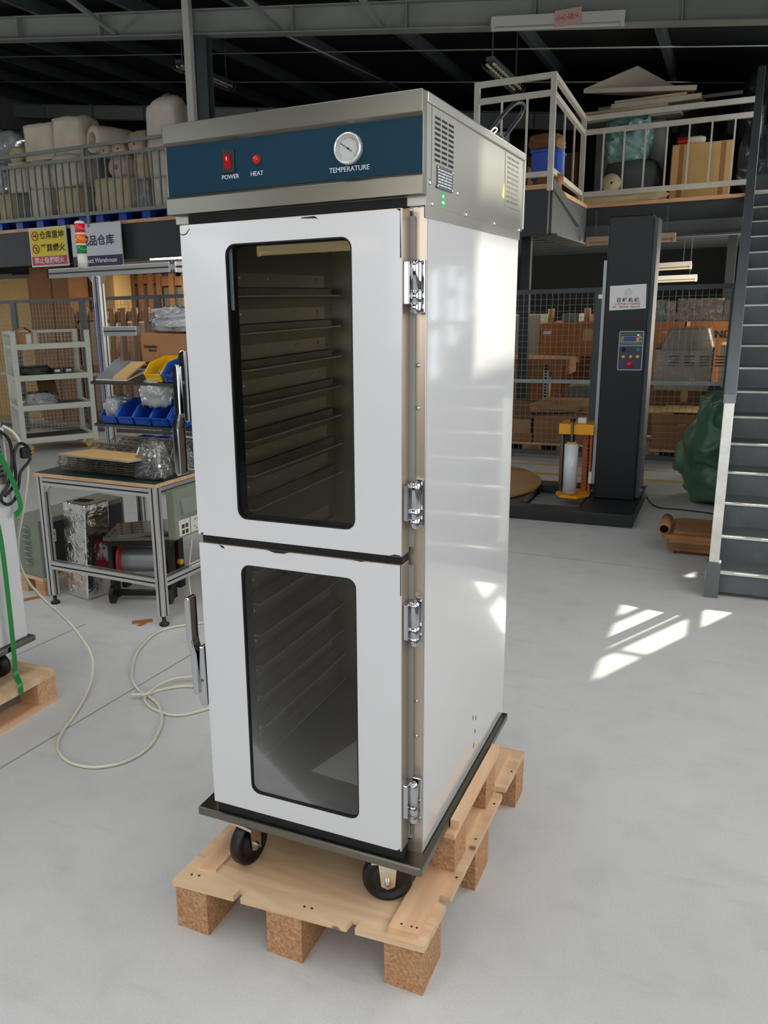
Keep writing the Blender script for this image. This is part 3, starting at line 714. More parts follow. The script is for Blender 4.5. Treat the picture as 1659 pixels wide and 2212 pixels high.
# rocker, lamp and thermometer are parts of the strip's own fittings
mb = MB(); mb.hexa([(-0.441, -0.0475, 1.903), (-0.427, -0.0475, 1.903), (-0.427, -0.044, 1.903), (-0.441, -0.044, 1.903), (-0.441, -0.052, 1.930), (-0.427, -0.052, 1.930), (-0.427, -0.044, 1.930), (-0.441, -0.044, 1.930)]); mb.build('rocker', 'red_lens', strip)
mb = MB(); mb.box((-0.4347, -0.0525, 1.919), (-0.4333, -0.0495, 1.926)); mb.build('rocker_mark', 'ink_white', strip)
MB().lathe((-0.364, -0.044, 1.915), [(0.0095, 0), (0.0095, -0.002), (0.008, -0.003), (0.0075, -0.006), (0.004, -0.0095), (0.0003, -0.0105)], 'Y', 20).build('heat_lamp', 'red_lens', strip)
MB().lathe((-0.150, -0.044, 1.915), [(0.0305, 0), (0.0305, -0.008), (0.0285, -0.0115), (0.0262, -0.0115), (0.0250, -0.008), (0.0250, -0.004)], 'Y', 40).build('dial_rim', 'dial_rim', strip)
MB().cyl((-0.150, -0.044, 1.915), (-0.150, -0.0485, 1.915), 0.0255, 36).build('dial_face', 'dial', strip)
mb = MB()
for k in range(27):
    a = R(-45 + 270 * k / 26); r0 = 0.0195 if k % 5 else 0.0175
    mb.bar((-0.150 + r0 * math.cos(a), -0.0488, 1.915 + r0 * math.sin(a)), (-0.150 + 0.022 * math.cos(a), -0.0488, 1.915 + 0.022 * math.sin(a)), 0.0006, 0.0006)
mb.bar((-0.150, -0.0492, 1.915), (-0.166, -0.0492, 1.926), 0.0012, 0.0012); mb.bar((-0.150, -0.0492, 1.915), (-0.142, -0.0492, 1.909), 0.0022, 0.0012)
mb.cyl((-0.150, -0.0485, 1.915), (-0.150, -0.0498, 1.915), 0.0022, 12)
mb.build('dial_needle', 'ink', strip)
writing('POWER', 0.0125, 'letter', front(-0.430, -0.0446, 1.886), strip, 'power_lettering')
writing('HEAT', 0.0125, 'letter', front(-0.364, -0.0446, 1.887), strip, 'heat_lettering')
writing('TEMPERATURE', 0.0135, 'letter', front(-0.150, -0.0446, 1.877), strip, 'temperature_lettering')
# side fittings of the housing
def vent(y0, y1, z0, z1, rows, px0, px1, pz0, pz1):
    v = MB().box((0.0038, px0, pz0), (0.0052, px1, pz1)).build('vent_plate', 'steel_side', hood)
    mb = MB(); cw = (y1 - y0) / 3
    for r in range(rows):
        for c in range(3):
            z = z1 - (z1 - z0) * (r + 0.5) / rows; y = y0 + cw * (c + 0.5)
            mb.cbox((0.0052, y, z), (0.0008, cw * 0.80, 0.0048))
    mb.build('vent_slots', 'dark_slot', hood)
vent(0.025, 0.160, 1.885, 1.974, 9, 0.012, 0.196, 1.842, 1.986)
vent(0.628, 0.765, 1.860, 1.979, 10, 0.612, 0.800, 1.852, 1.984)
npl = MB().box((0.0052, 0.043, 1.838), (0.0066, 0.152, 1.882)).build('name_plate', 'plate', hood)
mb = MB(); rnd = random.Random(3)
for k in range(6):
    z = 1.873 - 0.0058 * k; y = 0.05
    while y < 0.142:
        w = rnd.uniform(0.008, 0.026); mb.box((0.0066, y, z), (0.0068, min(y + w, 0.145), z + 0.0022)); y += w + 0.005
mb.build('plate_print', 'letter', hood)
mb = MB()
for y in (0.047, 0.148):
    for z in (1.842, 1.878): mb.sphere((0.0066, y, z), 0.003, (0.6, 1, 1), 8, 5)
mb.build('plate_rivets', 'chrome', hood)
MB().cyl((0.0035, 0.091, 1.819), (0.0042, 0.091, 1.819), 0.0185, 24).xf(Matrix.Translation((0, 0.091, 1.819)) @ Matrix.Diagonal((1, 0.82, 1, 1)) @ Matrix.Translation((0, -0.091, -1.819))).build('green_label', 'green_sticker', hood)
mb = MB(); mb.box((0.0042, 0.085, 1.823), (0.0045, 0.097, 1.829)); mb.box((0.0042, 0.081, 1.811), (0.0045, 0.101, 1.816)); mb.build('label_print', 'letter', hood)
MB().prism([(0.585, 1.873), (0.612, 1.868), (0.607, 1.910)], 'X', 0.0038, 0.0044).build('warning_triangle', 'yellow_sticker', hood)
for y, z in ((0.002, 1.844), (0.018, 1.805), (0.261, 1.803), (0.515, 1.801), (0.190, 1.842), (0.790, 1.802)):
    MB().sphere((0.0040, y, z), 0.0058, (0.6, 1, 1), 10, 6).build('screw', 'chrome', hood)
# mains lead coiled on the lid
cp = [at(1046, 302, 'x', -0.06), at(1062, 280, 'x', -0.06), at(1085, 250, 'x', -0.05), at(1108, 227, 'x', -0.04), at(1124, 222, 'x', -0.03), at(1131, 230, 'x', -0.03), at(1124, 250, 'x', -0.04), at(1108, 272, 'x', -0.05), at(1088, 300, 'x', -0.06)]
mc = MB().tube(smooth_path(cp, 8), 0.0062, 10).build('mains_lead', 'black', cab, label='black power lead looped on top')
q = at(1076, 293, 'x', -0.06)
MB().cyl((-0.085, q.y, 2.030), (-0.045, q.y, 2.030), 0.0225, 20).build('plug', 'black', mc)
MB().cyl((-0.044, q.y + 0.012, 2.021), (-0.0425, q.y + 0.012, 2.021), 0.009, 16).build('plug_cap', 'ink_white', mc)
a0 = [at(1058, 287, 'x', -0.03), at(1068, 276, 'x', -0.03), at(1074, 280, 'x', -0.03), at(1068, 287, 'x', -0.03), at(1056, 293, 'x', -0.03)]
MB().tube(smooth_path(a0, 6), 0.0022, 6).build('cord_tie', 'ink_white', mc)
# casters
def caster(x, y, rz, roll=0):
    T = Matrix.Translation((x, y, 0)) @ Matrix.Rotation(rz, 4, 'Z')
    zc = ZP + 0.0635
    mb = MB(); mb.box((-0.04, -0.045, 0.272), (0.04, 0.045, 0.281))
    for s in (-1, 1):
        mb.prism([(-0.024, 0.272), (0.024, 0.272), (0.018, zc - 0.012), (0.0, zc - 0.020), (-0.016, zc - 0.012)], 'Y', s * 0.024, s * 0.027)
    mb.box((-0.024, -0.027, 0.262), (0.024, 0.027, 0.272)); mb.xf(T)
    cs = mb.build('caster', 'zinc', cab)
    w = MB(); w.lathe((0, 0, zc), [(0.012, -0.017), (0.022, -0.017), (0.026, -0.010), (0.046, -0.009), (0.052, -0.016), (0.060, -0.016), (0.0635, -0.010), (0.0635, 0.010), (0.060, 0.016), (0.052, 0.016), (0.046, 0.009), (0.026, 0.010), (0.022, 0.017), (0.012, 0.017)], 'Y', 40); w.xf(T)
    w.build('wheel', 'black', cs)
    b = MB(); b.cyl((0, -0.034, zc), (0, 0.034, zc), 0.008, 6); b.cyl((0, -0.041, zc), (0, 0.041, zc), 0.0045, 10); b.xf(T); b.build('axle_bolt', 'chrome', cs)
caster(-0.487, -0.015, R(80)); caster(-0.092, 0.004, R(22)); caster(-0.49, 0.70, R(20)); caster(-0.11, 0.70, R(-10))
MB_f = MB().prism([(-0.39, 0.18), (-0.17, 0.16), (-0.12, 0.52), (-0.30, 0.55)], 'Z', Z0 + 0.0305, Z0 + 0.032)
solo(MB_f, 'film_sheet', 'paper', 'loose pale sheet lying on the floor inside the lower compartment', 'sheet')
# ================================================================== LEFT FOREGROUND: SECOND CABINET ON ITS PALLET
lp = thing('wooden_pallet', 'pine and plywood pallet under the low white cabinet at the left edge', 'pallet', (-2.2, 0.3, 0))
MB().box((-2.62, -0.20, 0.118), (-1.889, 0.744, ZP)).build('deck_board', 'ply', lp)
for x in (-2.60, -2.31, -1.995):
    for y in (-0.19, 0.22, 0.64): MB().box((x, y, 0.022), (x + 0.104, y + 0.102, 0.118)).build('block', 'pine2', lp)
    MB().box((x, -0.20, 0.0), (x + 0.106, 0.744, 0.022)).build('runner', 'ply_y', lp)
c2 = thing('holding_cabinet', 'low white cabinet with vent slots at the left edge, strapped to its pallet', 'cabinet', (-2.26, 0.29, ZP))
MB().box((-2.56, -0.10, 0.305), (-1.962, 0.690, 1.18)).build('body', 'white_film', c2, bevel=0.006)
MB().box((-2.58, -0.12, 0.281), (-1.942, 0.712, 0.305)).build('bumper_base', 'steel', c2, bevel=0.004)
MB().box((-2.55, -0.09, 1.18), (-1.966, 0.684, 1.20)).build('lid', 'steel_side', c2, bevel=0.004)
pl_ = MB().box((-1.962, 0.45, 0.96), (-1.9595, 0.675, 1.165)).build('vent_plate', 'steel_side', c2)
mb = MB()
for k in range(9): mb.cbox((-1.9594, 0.585, 1.145 - 0.019 * k), (0.001, 0.15, 0.006))
mb.build('vent_slots', 'dark_slot', pl_)
for x, y in ((-2.05, 0.60), (-2.05, 0.0), (-2.47, 0.60), (-2.47, 0.0)):
    w = MB(); w.lathe((x, y, ZP + 0.05), [(0.01, -0.014), (0.05, -0.014), (0.05, 0.014), (0.01, 0.014)], 'Y', 24)
    cs = MB(); cs.box((x - 0.03, y - 0.022, 0.255), (x + 0.03, y + 0.022, 0.281)); cs.box((x - 0.02, y - 0.022, ZP + 0.045), (x + 0.02, y - 0.018, 0.26)); cs.box((x - 0.02, y + 0.018, ZP + 0.045), (x + 0.02, y + 0.022, 0.26))
    c_ = cs.build('caster', 'zinc', c2); w.build('wheel', 'black', c_)
XC = -1.945
pts = [at(x, y, 'x', XC) for x, y in ((-12, 925), (5, 935), (20, 952), (26, 985), (24, 1020), (16, 1050), (4, 1068), (4, 1083), (18, 1090), (32, 1078), (40, 1050), (44, 1020), (60, 1000), (66, 985), (60, 966), (46, 958), (34, 966), (30, 990), (34, 1030), (26, 1055), (10, 1072))]
lead = MB().tube(smooth_path(pts, 6), 0.0065, 8).build('mains_lead', 'black', c2, label='black power lead with three-pin plug')
q = at(54, 978, 'x', XC + 0.015)
MB().cbox((q.x, q.y, q.z), (0.03, 0.04, 0.045)).build('plug', 'black', lead, bevel=0.008)
mb = MB()
for dz in (0.012, -0.006, -0.02): mb.cbox((q.x, q.y + 0.03, q.z + dz), (0.006, 0.03, 0.006))
mb.build('plug_pins', 'brass', lead)
def ribbon(pts, w, t=0.0012, wdir=(0, 1, 0)):
    mb = MB(); P = [Vector(p) for p in pts]; wd = Vector(wdir); vs = []
    for i, p in enumerate(P):
        d = (P[min(i + 1, len(P) - 1)] - P[max(i - 1, 0)]).normalized(); s = (wd - d * wd.dot(d)).normalized() * w / 2; n = d.cross(s).normalized() * t / 2
        vs += [p - s - n, p + s - n, p + s + n, p - s + n]
    fs = []
    for i in range(len(P) - 1):
        a = 4 * i; b = a + 4; fs += [(a + k, a + (k + 1) % 4, b + (k + 1) % 4, b + k) for k in range(4)]
    fs += [(3, 2, 1, 0), tuple(4 * len(P) - 4 + k for k in range(4))]
    return mb.add(vs, fs, False)
XS = -1.932
up = [at(x, y, 'x', XS) for x, y in ((-14, 965), (3, 990), (20, 1022), (36, 1062), (44, 1090), (42, 1103), (32, 1113))]
dn = [at(x, y, 'x', XS) for x, y in ((-4, 1135), (4, 1180), (13, 1250), (23, 1340), (31, 1420), (34, 1455))] + [Vector((-1.886, 0.545, 0.160)), Vector((-1.884, 0.545, 0.118))]
solo(ribbon(smooth_path(up, 5), 0.024), 'strapping_band', 'green_strap', 'loose upper curl of green strapping by the black plug', 'strap', 'green straps on the left cabinet')
solo(ribbon(smooth_path(dn, 5), 0.024), 'strapping_band', 'green_strap', 'long green strapping band running down over the pallet edge', 'strap', 'green straps on the left cabinet')
# clear hose
F = lambda x, y: at(x, y, 'z', 0.0075)
hp = [at(5, 920, 'y', 0.73), at(32, 938, 'y', 0.76), at(55, 985, 'y', 0.79), at(60, 1020, 'y', 0.80), at(52, 1090, 'y', 0.80), at(40, 1160, 'y', 0.82), at(41, 1210, 'y', 0.86), at(60, 1255, 'y', 0.92), at(100, 1300, 'y', 0.98), at(150, 1345, 'y', 1.0),
      at(190, 1400, 'y', 1.0), at(201, 1440, 'y', 0.98), at(190, 1490, 'y', 0.84)] + [F(x, y) for x, y in ((160, 1545), (135, 1580), (124, 1610), (133, 1633), (160, 1650), (210, 1657), (270, 1645), (320, 1615), (345, 1575), (350, 1548), (342, 1522), (322, 1505), (300, 1490), (287, 1470), (285, 1448), (297, 1408), (330, 1372), (370, 1355), (440, 1345))]
solo(MB().tube(smooth_path(hp, 6), 0.0065, 8), 'clear_hose', 'hose', 'long clear plastic hose looping from the left cabinet across the floor', 'hose', origin=(-1.5, 0.5, 0))
G = lambda x, y, z: at(x, y, 'z', z)
for lst, lab in (([(283, 1501), (300, 1500), (318, 1498), (345, 1478), (390, 1464), (470, 1466), (540, 1500)], 'short open end of clear hose lying on the coil behind the lower handle'),
                 ([(540, 1420), (470, 1483), (400, 1482), (340, 1492), (313, 1508), (330, 1530), (380, 1545), (450, 1530), (560, 1490)], 'coiled clear hose loops on the floor behind the lower handle')):
    zz = 0.007 if len(lst) == 9 else 0.0215
    solo(MB().tube(smooth_path([G(x, y, zz) for x, y in lst], 7), 0.0065, 8), 'hose_coil', 'hose', lab, 'hose')

# ================================================================== WORKBENCH
BA = R(-3.0); BO = Vector((-1.985, 1.64, 0))
BM = Matrix.Translation(BO) @ Matrix.Rotation(BA, 4, 'Z')
def alu(p, q, w=0.045, h=None, up=(0, 0, 1)):
    """aluminium profile: bar plus dark T-slot grooves"""
    h = h or w
    a = MB().bar(p, q, w, h, up); g = MB(); P_, Q_ = Vector(p), Vector(q); d = (Q_ - P_).normalized(); u = Vector(up)
    if abs(d.dot(u)) > 0.98: u = Vector((0, 1, 0))
    s = d.cross(u).normalized(); u = s.cross(d)
    for v, ww, hh in ((s * w / 2, 0.0012, 0.009), (-s * w / 2, 0.0012, 0.009), (u * h / 2, 0.009, 0.0012), (-u * h / 2, 0.009, 0.0012)):
        g.bar(P_ + v, Q_ + v, ww, hh, up)
    return a, g
bench = thing('workbench', 'aluminium profile workbench with plywood top left of the white cabinet', 'workbench', BO, BA)
def bb(mb, name, m, parent=bench, **kw): return mb.build(name, m, parent, local=True, **kw)
def alupart(name, p, q, w=0.045, h=None, parent=bench, up=(0, 0, 1)):
    a, g = alu(p, q, w, h, up); o = bb(a, name, 'alu', parent, bevel=0.002); bb(g, 'groove', 'alu_dark', o); return o
TW, TD, TZ = 0.82, 0.84, 0.765
bb(MB().box((-TW, -0.025, TZ - 0.022), (0.03, TD, TZ - 0.003)), 'table_top', 'ply_edge', bevel=0.001)
bb(MB().box((-TW + 0.005, -0.02, TZ - 0.003), (0.025, TD - 0.005, TZ)), 'rubber_mat', 'mat_green')
for x in (-TW + 0.03, -0.0):
    for y in (0.005, TD - 0.04):
        lg = alupart('leg', (x, y, 0.055), (x, y, TZ - 0.022))
        bb(MB().lathe((x, y, 0), [(0.001, 0), (0.026, 0), (0.027, 0.012), (0.012, 0.02), (0.010, 0.055), (0.001, 0.055)], 'Z', 16), 'levelling_foot', 'black', lg)
for z in (0.235, TZ - 0.05):
    alupart('rail', (-TW + 0.053, 0.005, z), (-0.023, 0.005, z)); alupart('rail', (0.0, 0.028, z), (0.0, TD - 0.063, z))
alupart('rail', (-TW + 0.03, 0.028, TZ - 0.05), (-TW + 0.03, TD - 0.063, TZ - 0.05))
alupart('rail', (-TW + 0.053, TD - 0.04, TZ - 0.05), (-0.023, TD - 0.04, TZ - 0.05))
bb(MB().prism([(-TW + 0.053, TZ - 0.073), (-TW + 0.093, TZ - 0.073), (-TW + 0.053, TZ - 0.113)], 'Y', -0.005, 0.015), 'corner_bracket', 'alu')
# socket box on the right side
eb = bb(MB().box((0.024, 0.06, 0.46), (0.075, 0.62, 0.715)), 'socket_box', 'box_grey', bevel=0.002)
bb(MB().hexa([(0.075, 0.11, 0.58), (0.095, 0.11, 0.585), (0.095, 0.56, 0.585), (0.075, 0.56, 0.58), (0.075, 0.11, 0.665), (0.078, 0.11, 0.665), (0.078, 0.56, 0.665), (0.075, 0.56, 0.665)]), 'box_flap', 'box_grey', eb)
mb2 = MB()
for k in range(4):
    y = 0.085 + 0.098 * k; sp = bb(MB().box((0.075, y, 0.470), (0.080, y + 0.09, 0.555)), 'socket_plate', 'ivory', eb, bevel=0.002)
    if k == 0:
        for dy in (0.02, 0.05):
            for dz in (0.49, 0.52): mb2.cbox((0.081, y + dy + 0.01, dz), (0.002, 0.02, 0.02))
    else:
        for dy, dz in ((0.035, 0.535), (0.055, 0.535), (0.03, 0.50), (0.06, 0.50), (0.045, 0.485)): mb2.cbox((0.0805, y + dy, dz), (0.001, 0.006, 0.009))
bb(mb2, 'socket_holes', 'box_dark', eb)
Lw = lambda x, y, z: (BM @ Vector((x, y, z)))
# upright rack at the back of the bench
rack = thing('bench_rack', 'aluminium upright rack with tilted shelves standing at the rear of the workbench', 'rack', BO, BA)
RY = TD - 0.075
def rk(mb, name, m, parent=rack, **kw): return mb.build(name, m, parent, local=True, **kw)
px_ = [-0.965, -0.05]
for x in px_:
    lg = alupart('upright', (x, RY, TZ), (x, RY, 1.815), 0.055, 0.045, rack)
    if x < -0.5:
        rk(MB().box((x - 0.018, RY - 0.0242, TZ + 0.02), (x - 0.012, RY - 0.0232, 1.66)), 'blue_tape', 'blue_line', lg)
        rk(MB().cyl((x + 0.005, RY - 0.0255, 0.93), (x + 0.005, RY - 0.0235, 0.93), 0.014, 16), 'green_dot', 'lens_green', lg)
        for s in (-1, 1): rk(MB().prism([(x + s * 0.028, 1.77), (x + s * 0.066, 1.815), (x + s * 0.028, 1.815)], 'Y', RY - 0.015, RY + 0.015), 'corner_bracket', 'alu', lg)
bm_ = alupart('top_beam', (-1.35, RY, 1.843), (0.02, RY, 1.843), 0.045, 0.055, rack)
rk(MB().box((-1.362, RY - 0.023, 1.815), (-1.35, RY + 0.023, 1.871)), 'end_cap', 'black', bm_)
alupart('cross_beam', (-0.335, RY - 0.075, 1.84), (-0.335, RY + 0.5, 1.84), 0.05, 0.06, rack)
mb = MB(); yf = RY - 0.0765
for s in (-1, 1):
    for t_ in (-1, 1): mb.prism([(-0.335 + s * 0.006, 1.84 + t_ * 0.012), (-0.335 + s * 0.020, 1.84 + t_ * 0.035), (-0.335 + s * 0.012, 1.84 + t_ * 0.038), (-0.335 + s * 0.001, 1.84 + t_ * 0.02)], 'Y', yf, yf + 0.002)
rk(mb, 'profile_end', 'alu_dark')
alupart('shelf_arm', (-0.935, RY, 1.49), (-0.68, RY, 1.49), 0.04, 0.055, rack)
def tray_shelf(z0, z1, x0=-0.87, x1=0.0):
    d = MB(); y0, y1 = RY - 0.24, RY + 0.10
    d.hexa([(x0, y0, z0 - 0.012), (x1, y0, z0 - 0.012), (x1, y1, z1 - 0.012), (x0, y1, z1 - 0.012), (x0, y0, z0 + 0.002), (x1, y0, z0 + 0.002), (x1, y1, z1 + 0.002), (x0, y1, z1 + 0.002)])
    o = rk(d, 'tilted_shelf', 'steel'); return o
SH = [(1.205, 1.275), (0.955, 1.025)]
for z0, z1 in SH: tray_shelf(z0, z1)
rk(MB().box((-0.68, RY - 0.01, 1.297), (0.0, RY + 0.23, 1.305)), 'top_shelf', 'steel')
rk(MB().box((-0.70, RY + 0.02, 1.15), (-0.05, RY + 0.16, 1.158)), 'rear_shelf', 'steel')
# beacon on the beam
bc = thing('signal_beacon', 'red, orange and green signal beacon on the rack beam before the signs', 'signal light', Lw(-1.075, RY, 1.870))
def seg(name, m, z0, z1, r=0.030): MB().lathe((0, 0, 0), [(0.001, z0), (r, z0), (r, z1), (0.001, z1)], 'Z', 24).build(name, m, bc, local=True)
seg('beacon_base', 'ivory', 0.0, 0.075); seg('green_lens', 'lens_green', 0.079, 0.128); seg('spacer', 'ivory', 0.075, 0.079, 0.031); seg('spacer', 'ivory', 0.128, 0.138, 0.031)
seg('orange_lens', 'lens_orange', 0.138, 0.190); seg('spacer', 'ivory', 0.190, 0.200, 0.031); seg('red_lens', 'lens_red', 0.200, 0.252)
MB().lathe((0, 0, 0), [(0.031, 0.252), (0.031, 0.258), (0.022, 0.268), (0.001, 0.270)], 'Z', 24).build('beacon_cap', 'ivory', bc, local=True)
# storage bins
def make_bin(m, label):
    """open-front hopper bin; origin at its front bottom centre, opening towards -y"""
    w, d, h = 0.115, 0.20, 0.092; t = 0.003
    root = thing('storage_bin', label, 'bin', (0, 0, 0), 0)
    mb = MB(); prof = [(0.0, 0.0), (d, 0.0), (d + 0.008, h), (0.065, h), (0.012, 0.062), (-0.008, 0.045)]
    for s in (-1, 1): mb.prism(prof, 'X', s * w / 2, s * (w / 2 - t))
    mb.box((-w / 2, 0, 0), (w / 2, d, t)); mb.hexa([(-w / 2, d - t, 0), (w / 2, d - t, 0), (w / 2, d, 0), (-w / 2, d, 0), (-w / 2, d + 0.005, h), (w / 2, d + 0.005, h), (w / 2, d + 0.008, h), (-w / 2, d + 0.008, h)])
    mb.hexa([(-w / 2, 0, 0), (w / 2, 0, 0), (w / 2, t, 0), (-w / 2, t, 0), (-w / 2, -0.008, 0.045), (w / 2, -0.008, 0.045), (w / 2, -0.005, 0.045), (-w / 2, -0.005, 0.045)])
    mb.build('bin_shell', m, root, local=True)
    rm = MB()
    for s in (-1, 1): rm.bar((s * (w / 2 + 0.002), 0.065, h), (s * (w / 2 + 0.002), d + 0.008, h), 0.008, 0.006); rm.bar((s * (w / 2 + 0.002), 0.065, h), (s * (w / 2 + 0.002), -0.008, 0.045), 0.007, 0.006)
    rm.bar((-w / 2, -0.009, 0.045), (w / 2, -0.009, 0.045), 0.006, 0.007); rm.bar((-w / 2, d + 0.006, h), (w / 2, d + 0.006, h), 0.008, 0.006)
    rm.build('bin_rim', m, root, local=True)
    MB().box((-0.035, -0.0045, 0.012), (0.035, -0.0005, 0.032)).build('label_slot', m, root, local=True)
    return root
GB = 'blue storage bins on the bench rack'
def binloc(x, sh, back=0.0):
    z0, z1 = SH[sh]; t_ = (0.02 + back) / 0.34
    return Lw(x, RY - 0.225 + back, z0 + 0.004 + (z1 - z0) * t_)
TILT = math.atan2(0.07, 0.34)
def tilt(o, a=TILT):
    o.rotation_euler = (a, 0, BA)
yb = make_bin('yellow_plastic', 'yellow open-front bin on the upper tilted shelf under the carton'); yb.location = binloc(-0.395, 0); tilt(yb)
b0 = make_bin('blue_bin', 'blue bin heaped with small bright fittings on the upper tilted shelf'); b0.location = binloc(-0.265, 0); tilt(b0); b0['group'] = GB
for i, (x, lab) in enumerate(((-0.755, 'blue bin holding a crumpled clear bag, leftmost on the lower shelf'), (-0.628, 'empty blue bin second from the left on the lower shelf'),
                              (-0.500, 'blue bin with a twisted plastic bag hanging into it on the lower shelf'), (-0.373, 'blue bin with a cream scrap inside beside the chrome handle'))):
    o = copy_thing(b0, binloc(x, 1), BA, lab, GB); tilt(o)
o = copy_thing(b0, Lw(-0.19, RY - 0.225, 0.96), BA, 'blue bin on the lower shelf half hidden by the cabinet door', GB); o.location = binloc(-0.24, 1); tilt(o)
for x, lab in ((-0.60, 'blue bin in the raised back row behind the empty bin'), (-0.34, 'blue bin in the raised back row under the clear bag')):
    o = copy_thing(b0, Lw(x, RY + 0.0, 1.159), BA, lab, GB)
    o.location = Lw(x, RY - 0.03, 1.159); o.rotation_euler = (0, 0, BA)
for i, (x, yy, lab) in enumerate(((-0.66, 0.02, 'blue bin standing on the bench below the lower shelf, nearest the post'), (-0.53, 0.02, 'blue bin on the bench below the lower shelf, holding a white roll'), (-0.40, 0.0, 'blue bin on the bench behind the bag of bolts'), (-0.26, -0.01, 'blue bin on the bench between bolt bag and cabinet door'))):
    o = copy_thing(b0, Lw(x, RY - 0.20 + yy, TZ + 0.001), BA, lab, GB)
cm_ = writing('5 cm', 0.034, 'ink', Matrix.Translation((0, -0.009, 0.026)) @ Matrix.Rotation(PI / 2, 4, 'X'), None, 'bin_lettering', bold=0.0006); cm_.parent = b0
def heap(c, r, h, n, mname, name, label, cat, size=0.006, seed=1, rz=BA):
    rnd = random.Random(seed); mb = MB()
    for i in range(n):
        a = rnd.uniform(0, 2 * PI); k = math.sqrt(rnd.random()); x, y = r[0] * k * math.cos(a), r[1] * k * math.sin(a)
        z = (1 - k * k) * h * rnd.uniform(0.35, 1.0) + size * 0.5
        d = Vector((rnd.uniform(-1, 1), rnd.uniform(-1, 1), rnd.uniform(-0.5, 0.5))).normalized() * size * rnd.uniform(1.2, 2.4)
        p = Vector(c) + Vector((x, y, z)); mb.cyl(p - d, p + d, size * 0.5, 6)
    return solo(mb, name, mname, label, cat, kind='stuff')
p = binloc(-0.265, 0, 0.08); heap((p.x, p.y, p.z), (0.05, 0.075), 0.105, 170, 'bolts', 'metal_fittings', 'heap of small bright metal fittings filling the blue bin', 'fittings', 0.0055, 2)
p = binloc(-0.395, 0, 0.08); heap((p.x, p.y, p.z), (0.045, 0.06), 0.03, 40, 'wrap_d', 'bagged_parts', 'small bagged parts lying in the yellow bin', 'parts', 0.010, 5)
p = binloc(-0.755, 1, 0.09); solo(lump((p.x, p.y, p.z + 0.01), (0.10, 0.17, 0.125), 3, 0.22, 0.4, 3, 2.5, BA), 'plastic_bag', 'wrap_d', 'crumpled clear bag in the leftmost blue bin', 'bag', 'clear bags on the bench rack')
p = binloc(-0.43, 1, 0.06); solo(lump((p.x, p.y, p.z + 0.09), (0.16, 0.16, 0.17), 9, 0.25, 0.35, 3, 2.2, BA, 0.9), 'plastic_bag', 'wrap_d', 'twisted clear bag draped over the blue bins on the lower shelf', 'bag', 'clear bags on the bench rack')
p = Lw(-0.52, RY - 0.06, 1.16); heap((p.x, p.y - 0.06, p.z - 0.045), (0.05, 0.05), 0.07, 110, 'bolts', 'bagged_screws', 'dark screws in the clear bag above the blue bins', 'screws', 0.0045, 7)
p = Lw(-0.53, RY - 0.20, TZ + 0.02); solo(MB().cyl((p.x + 0.02, p.y, p.z + 0.03), (p.x + 0.02, p.y, p.z + 0.09), 0.035, 20), 'tape_roll', 'paper', 'cream roll standing in a blue bin on the bench', 'roll')
# clear-lidded tray and sample packets on the upper shelf
bx = thing('parts_box', 'clear sided parts box with grey sheets on the upper shelf left of the yellow bin', 'box', binloc(-0.72, 0), 0); tilt(bx)
MB().box((-0.12, 0.0, 0.0), (0.12, 0.24, 0.006)).build('tray_floor', 'ivory', bx, local=True)
MB().prism([(0, 0.006), (0.24, 0.006), (0.24, 0.07), (0.20, 0.07)], 'X', -0.12, -0.118).build('side_sheet', 'wrap_d', bx, local=True)
MB().prism([(0, 0.006), (0.24, 0.006), (0.24, 0.07), (0.20, 0.07)], 'X', 0.0, 0.004).build('divider', 'galv', bx, local=True)
MB().hexa([(-0.118, 0.01, 0.008), (-0.002, 0.01, 0.008), (-0.002, 0.2, 0.06), (-0.118, 0.2, 0.06), (-0.118, 0.01, 0.010), (-0.002, 0.01, 0.010), (-0.002, 0.2, 0.063), (-0.118, 0.2, 0.063)]).build('grey_sheet', 'galv', bx, local=True)
MB().hexa([(0.006, 0.01, 0.008), (0.115, 0.01, 0.008), (0.115, 0.2, 0.05), (0.006, 0.2, 0.05), (0.006, 0.01, 0.018), (0.115, 0.01, 0.018), (0.115, 0.2, 0.06), (0.006, 0.2, 0.06)]).build('tan_packet', 'cardboard_y', bx, local=True)
# carton with printed marks and its wrap
ct = thing('cardboard_carton', 'brown printed carton on the bench rack with clear wrap piled on it', 'carton', Lw(-0.37, RY + 0.11, 1.306), BA)
mb = MB().hexa([(-0.285, -0.12, 0), (0.26, -0.12, -0.0), (0.26, 0.10, 0), (-0.285, 0.10, 0), (-0.285, -0.12, 0.172), (0.26, -0.12, 0.158), (0.26, 0.10, 0.158), (-0.285, 0.10, 0.172)])
mb.v = [v - Vector((0, 0, 0.0)) for v in mb.v]; mb.build('carton_body', 'cardboard', ct, local=True, bevel=0.003)
OFFROT = Matrix.Translation(ct.location) @ Matrix.Rotation(BA, 4, 'Z')
def onbox(txt, sz, x, z, name, sx=1.0):
    o = writing(txt, sz, 'ink', Matrix.Translation((x, -0.1215, z)) @ Matrix.Rotation(PI / 2, 4, 'X'), None, name, sx=sx, bold=0.0005); o.parent = ct; return o
onbox('Schneider', 0.026, -0.215, 0.092, 'maker_lettering'); onbox('Electric', 0.020, -0.20, 0.070, 'maker_lettering')
mb = MB()
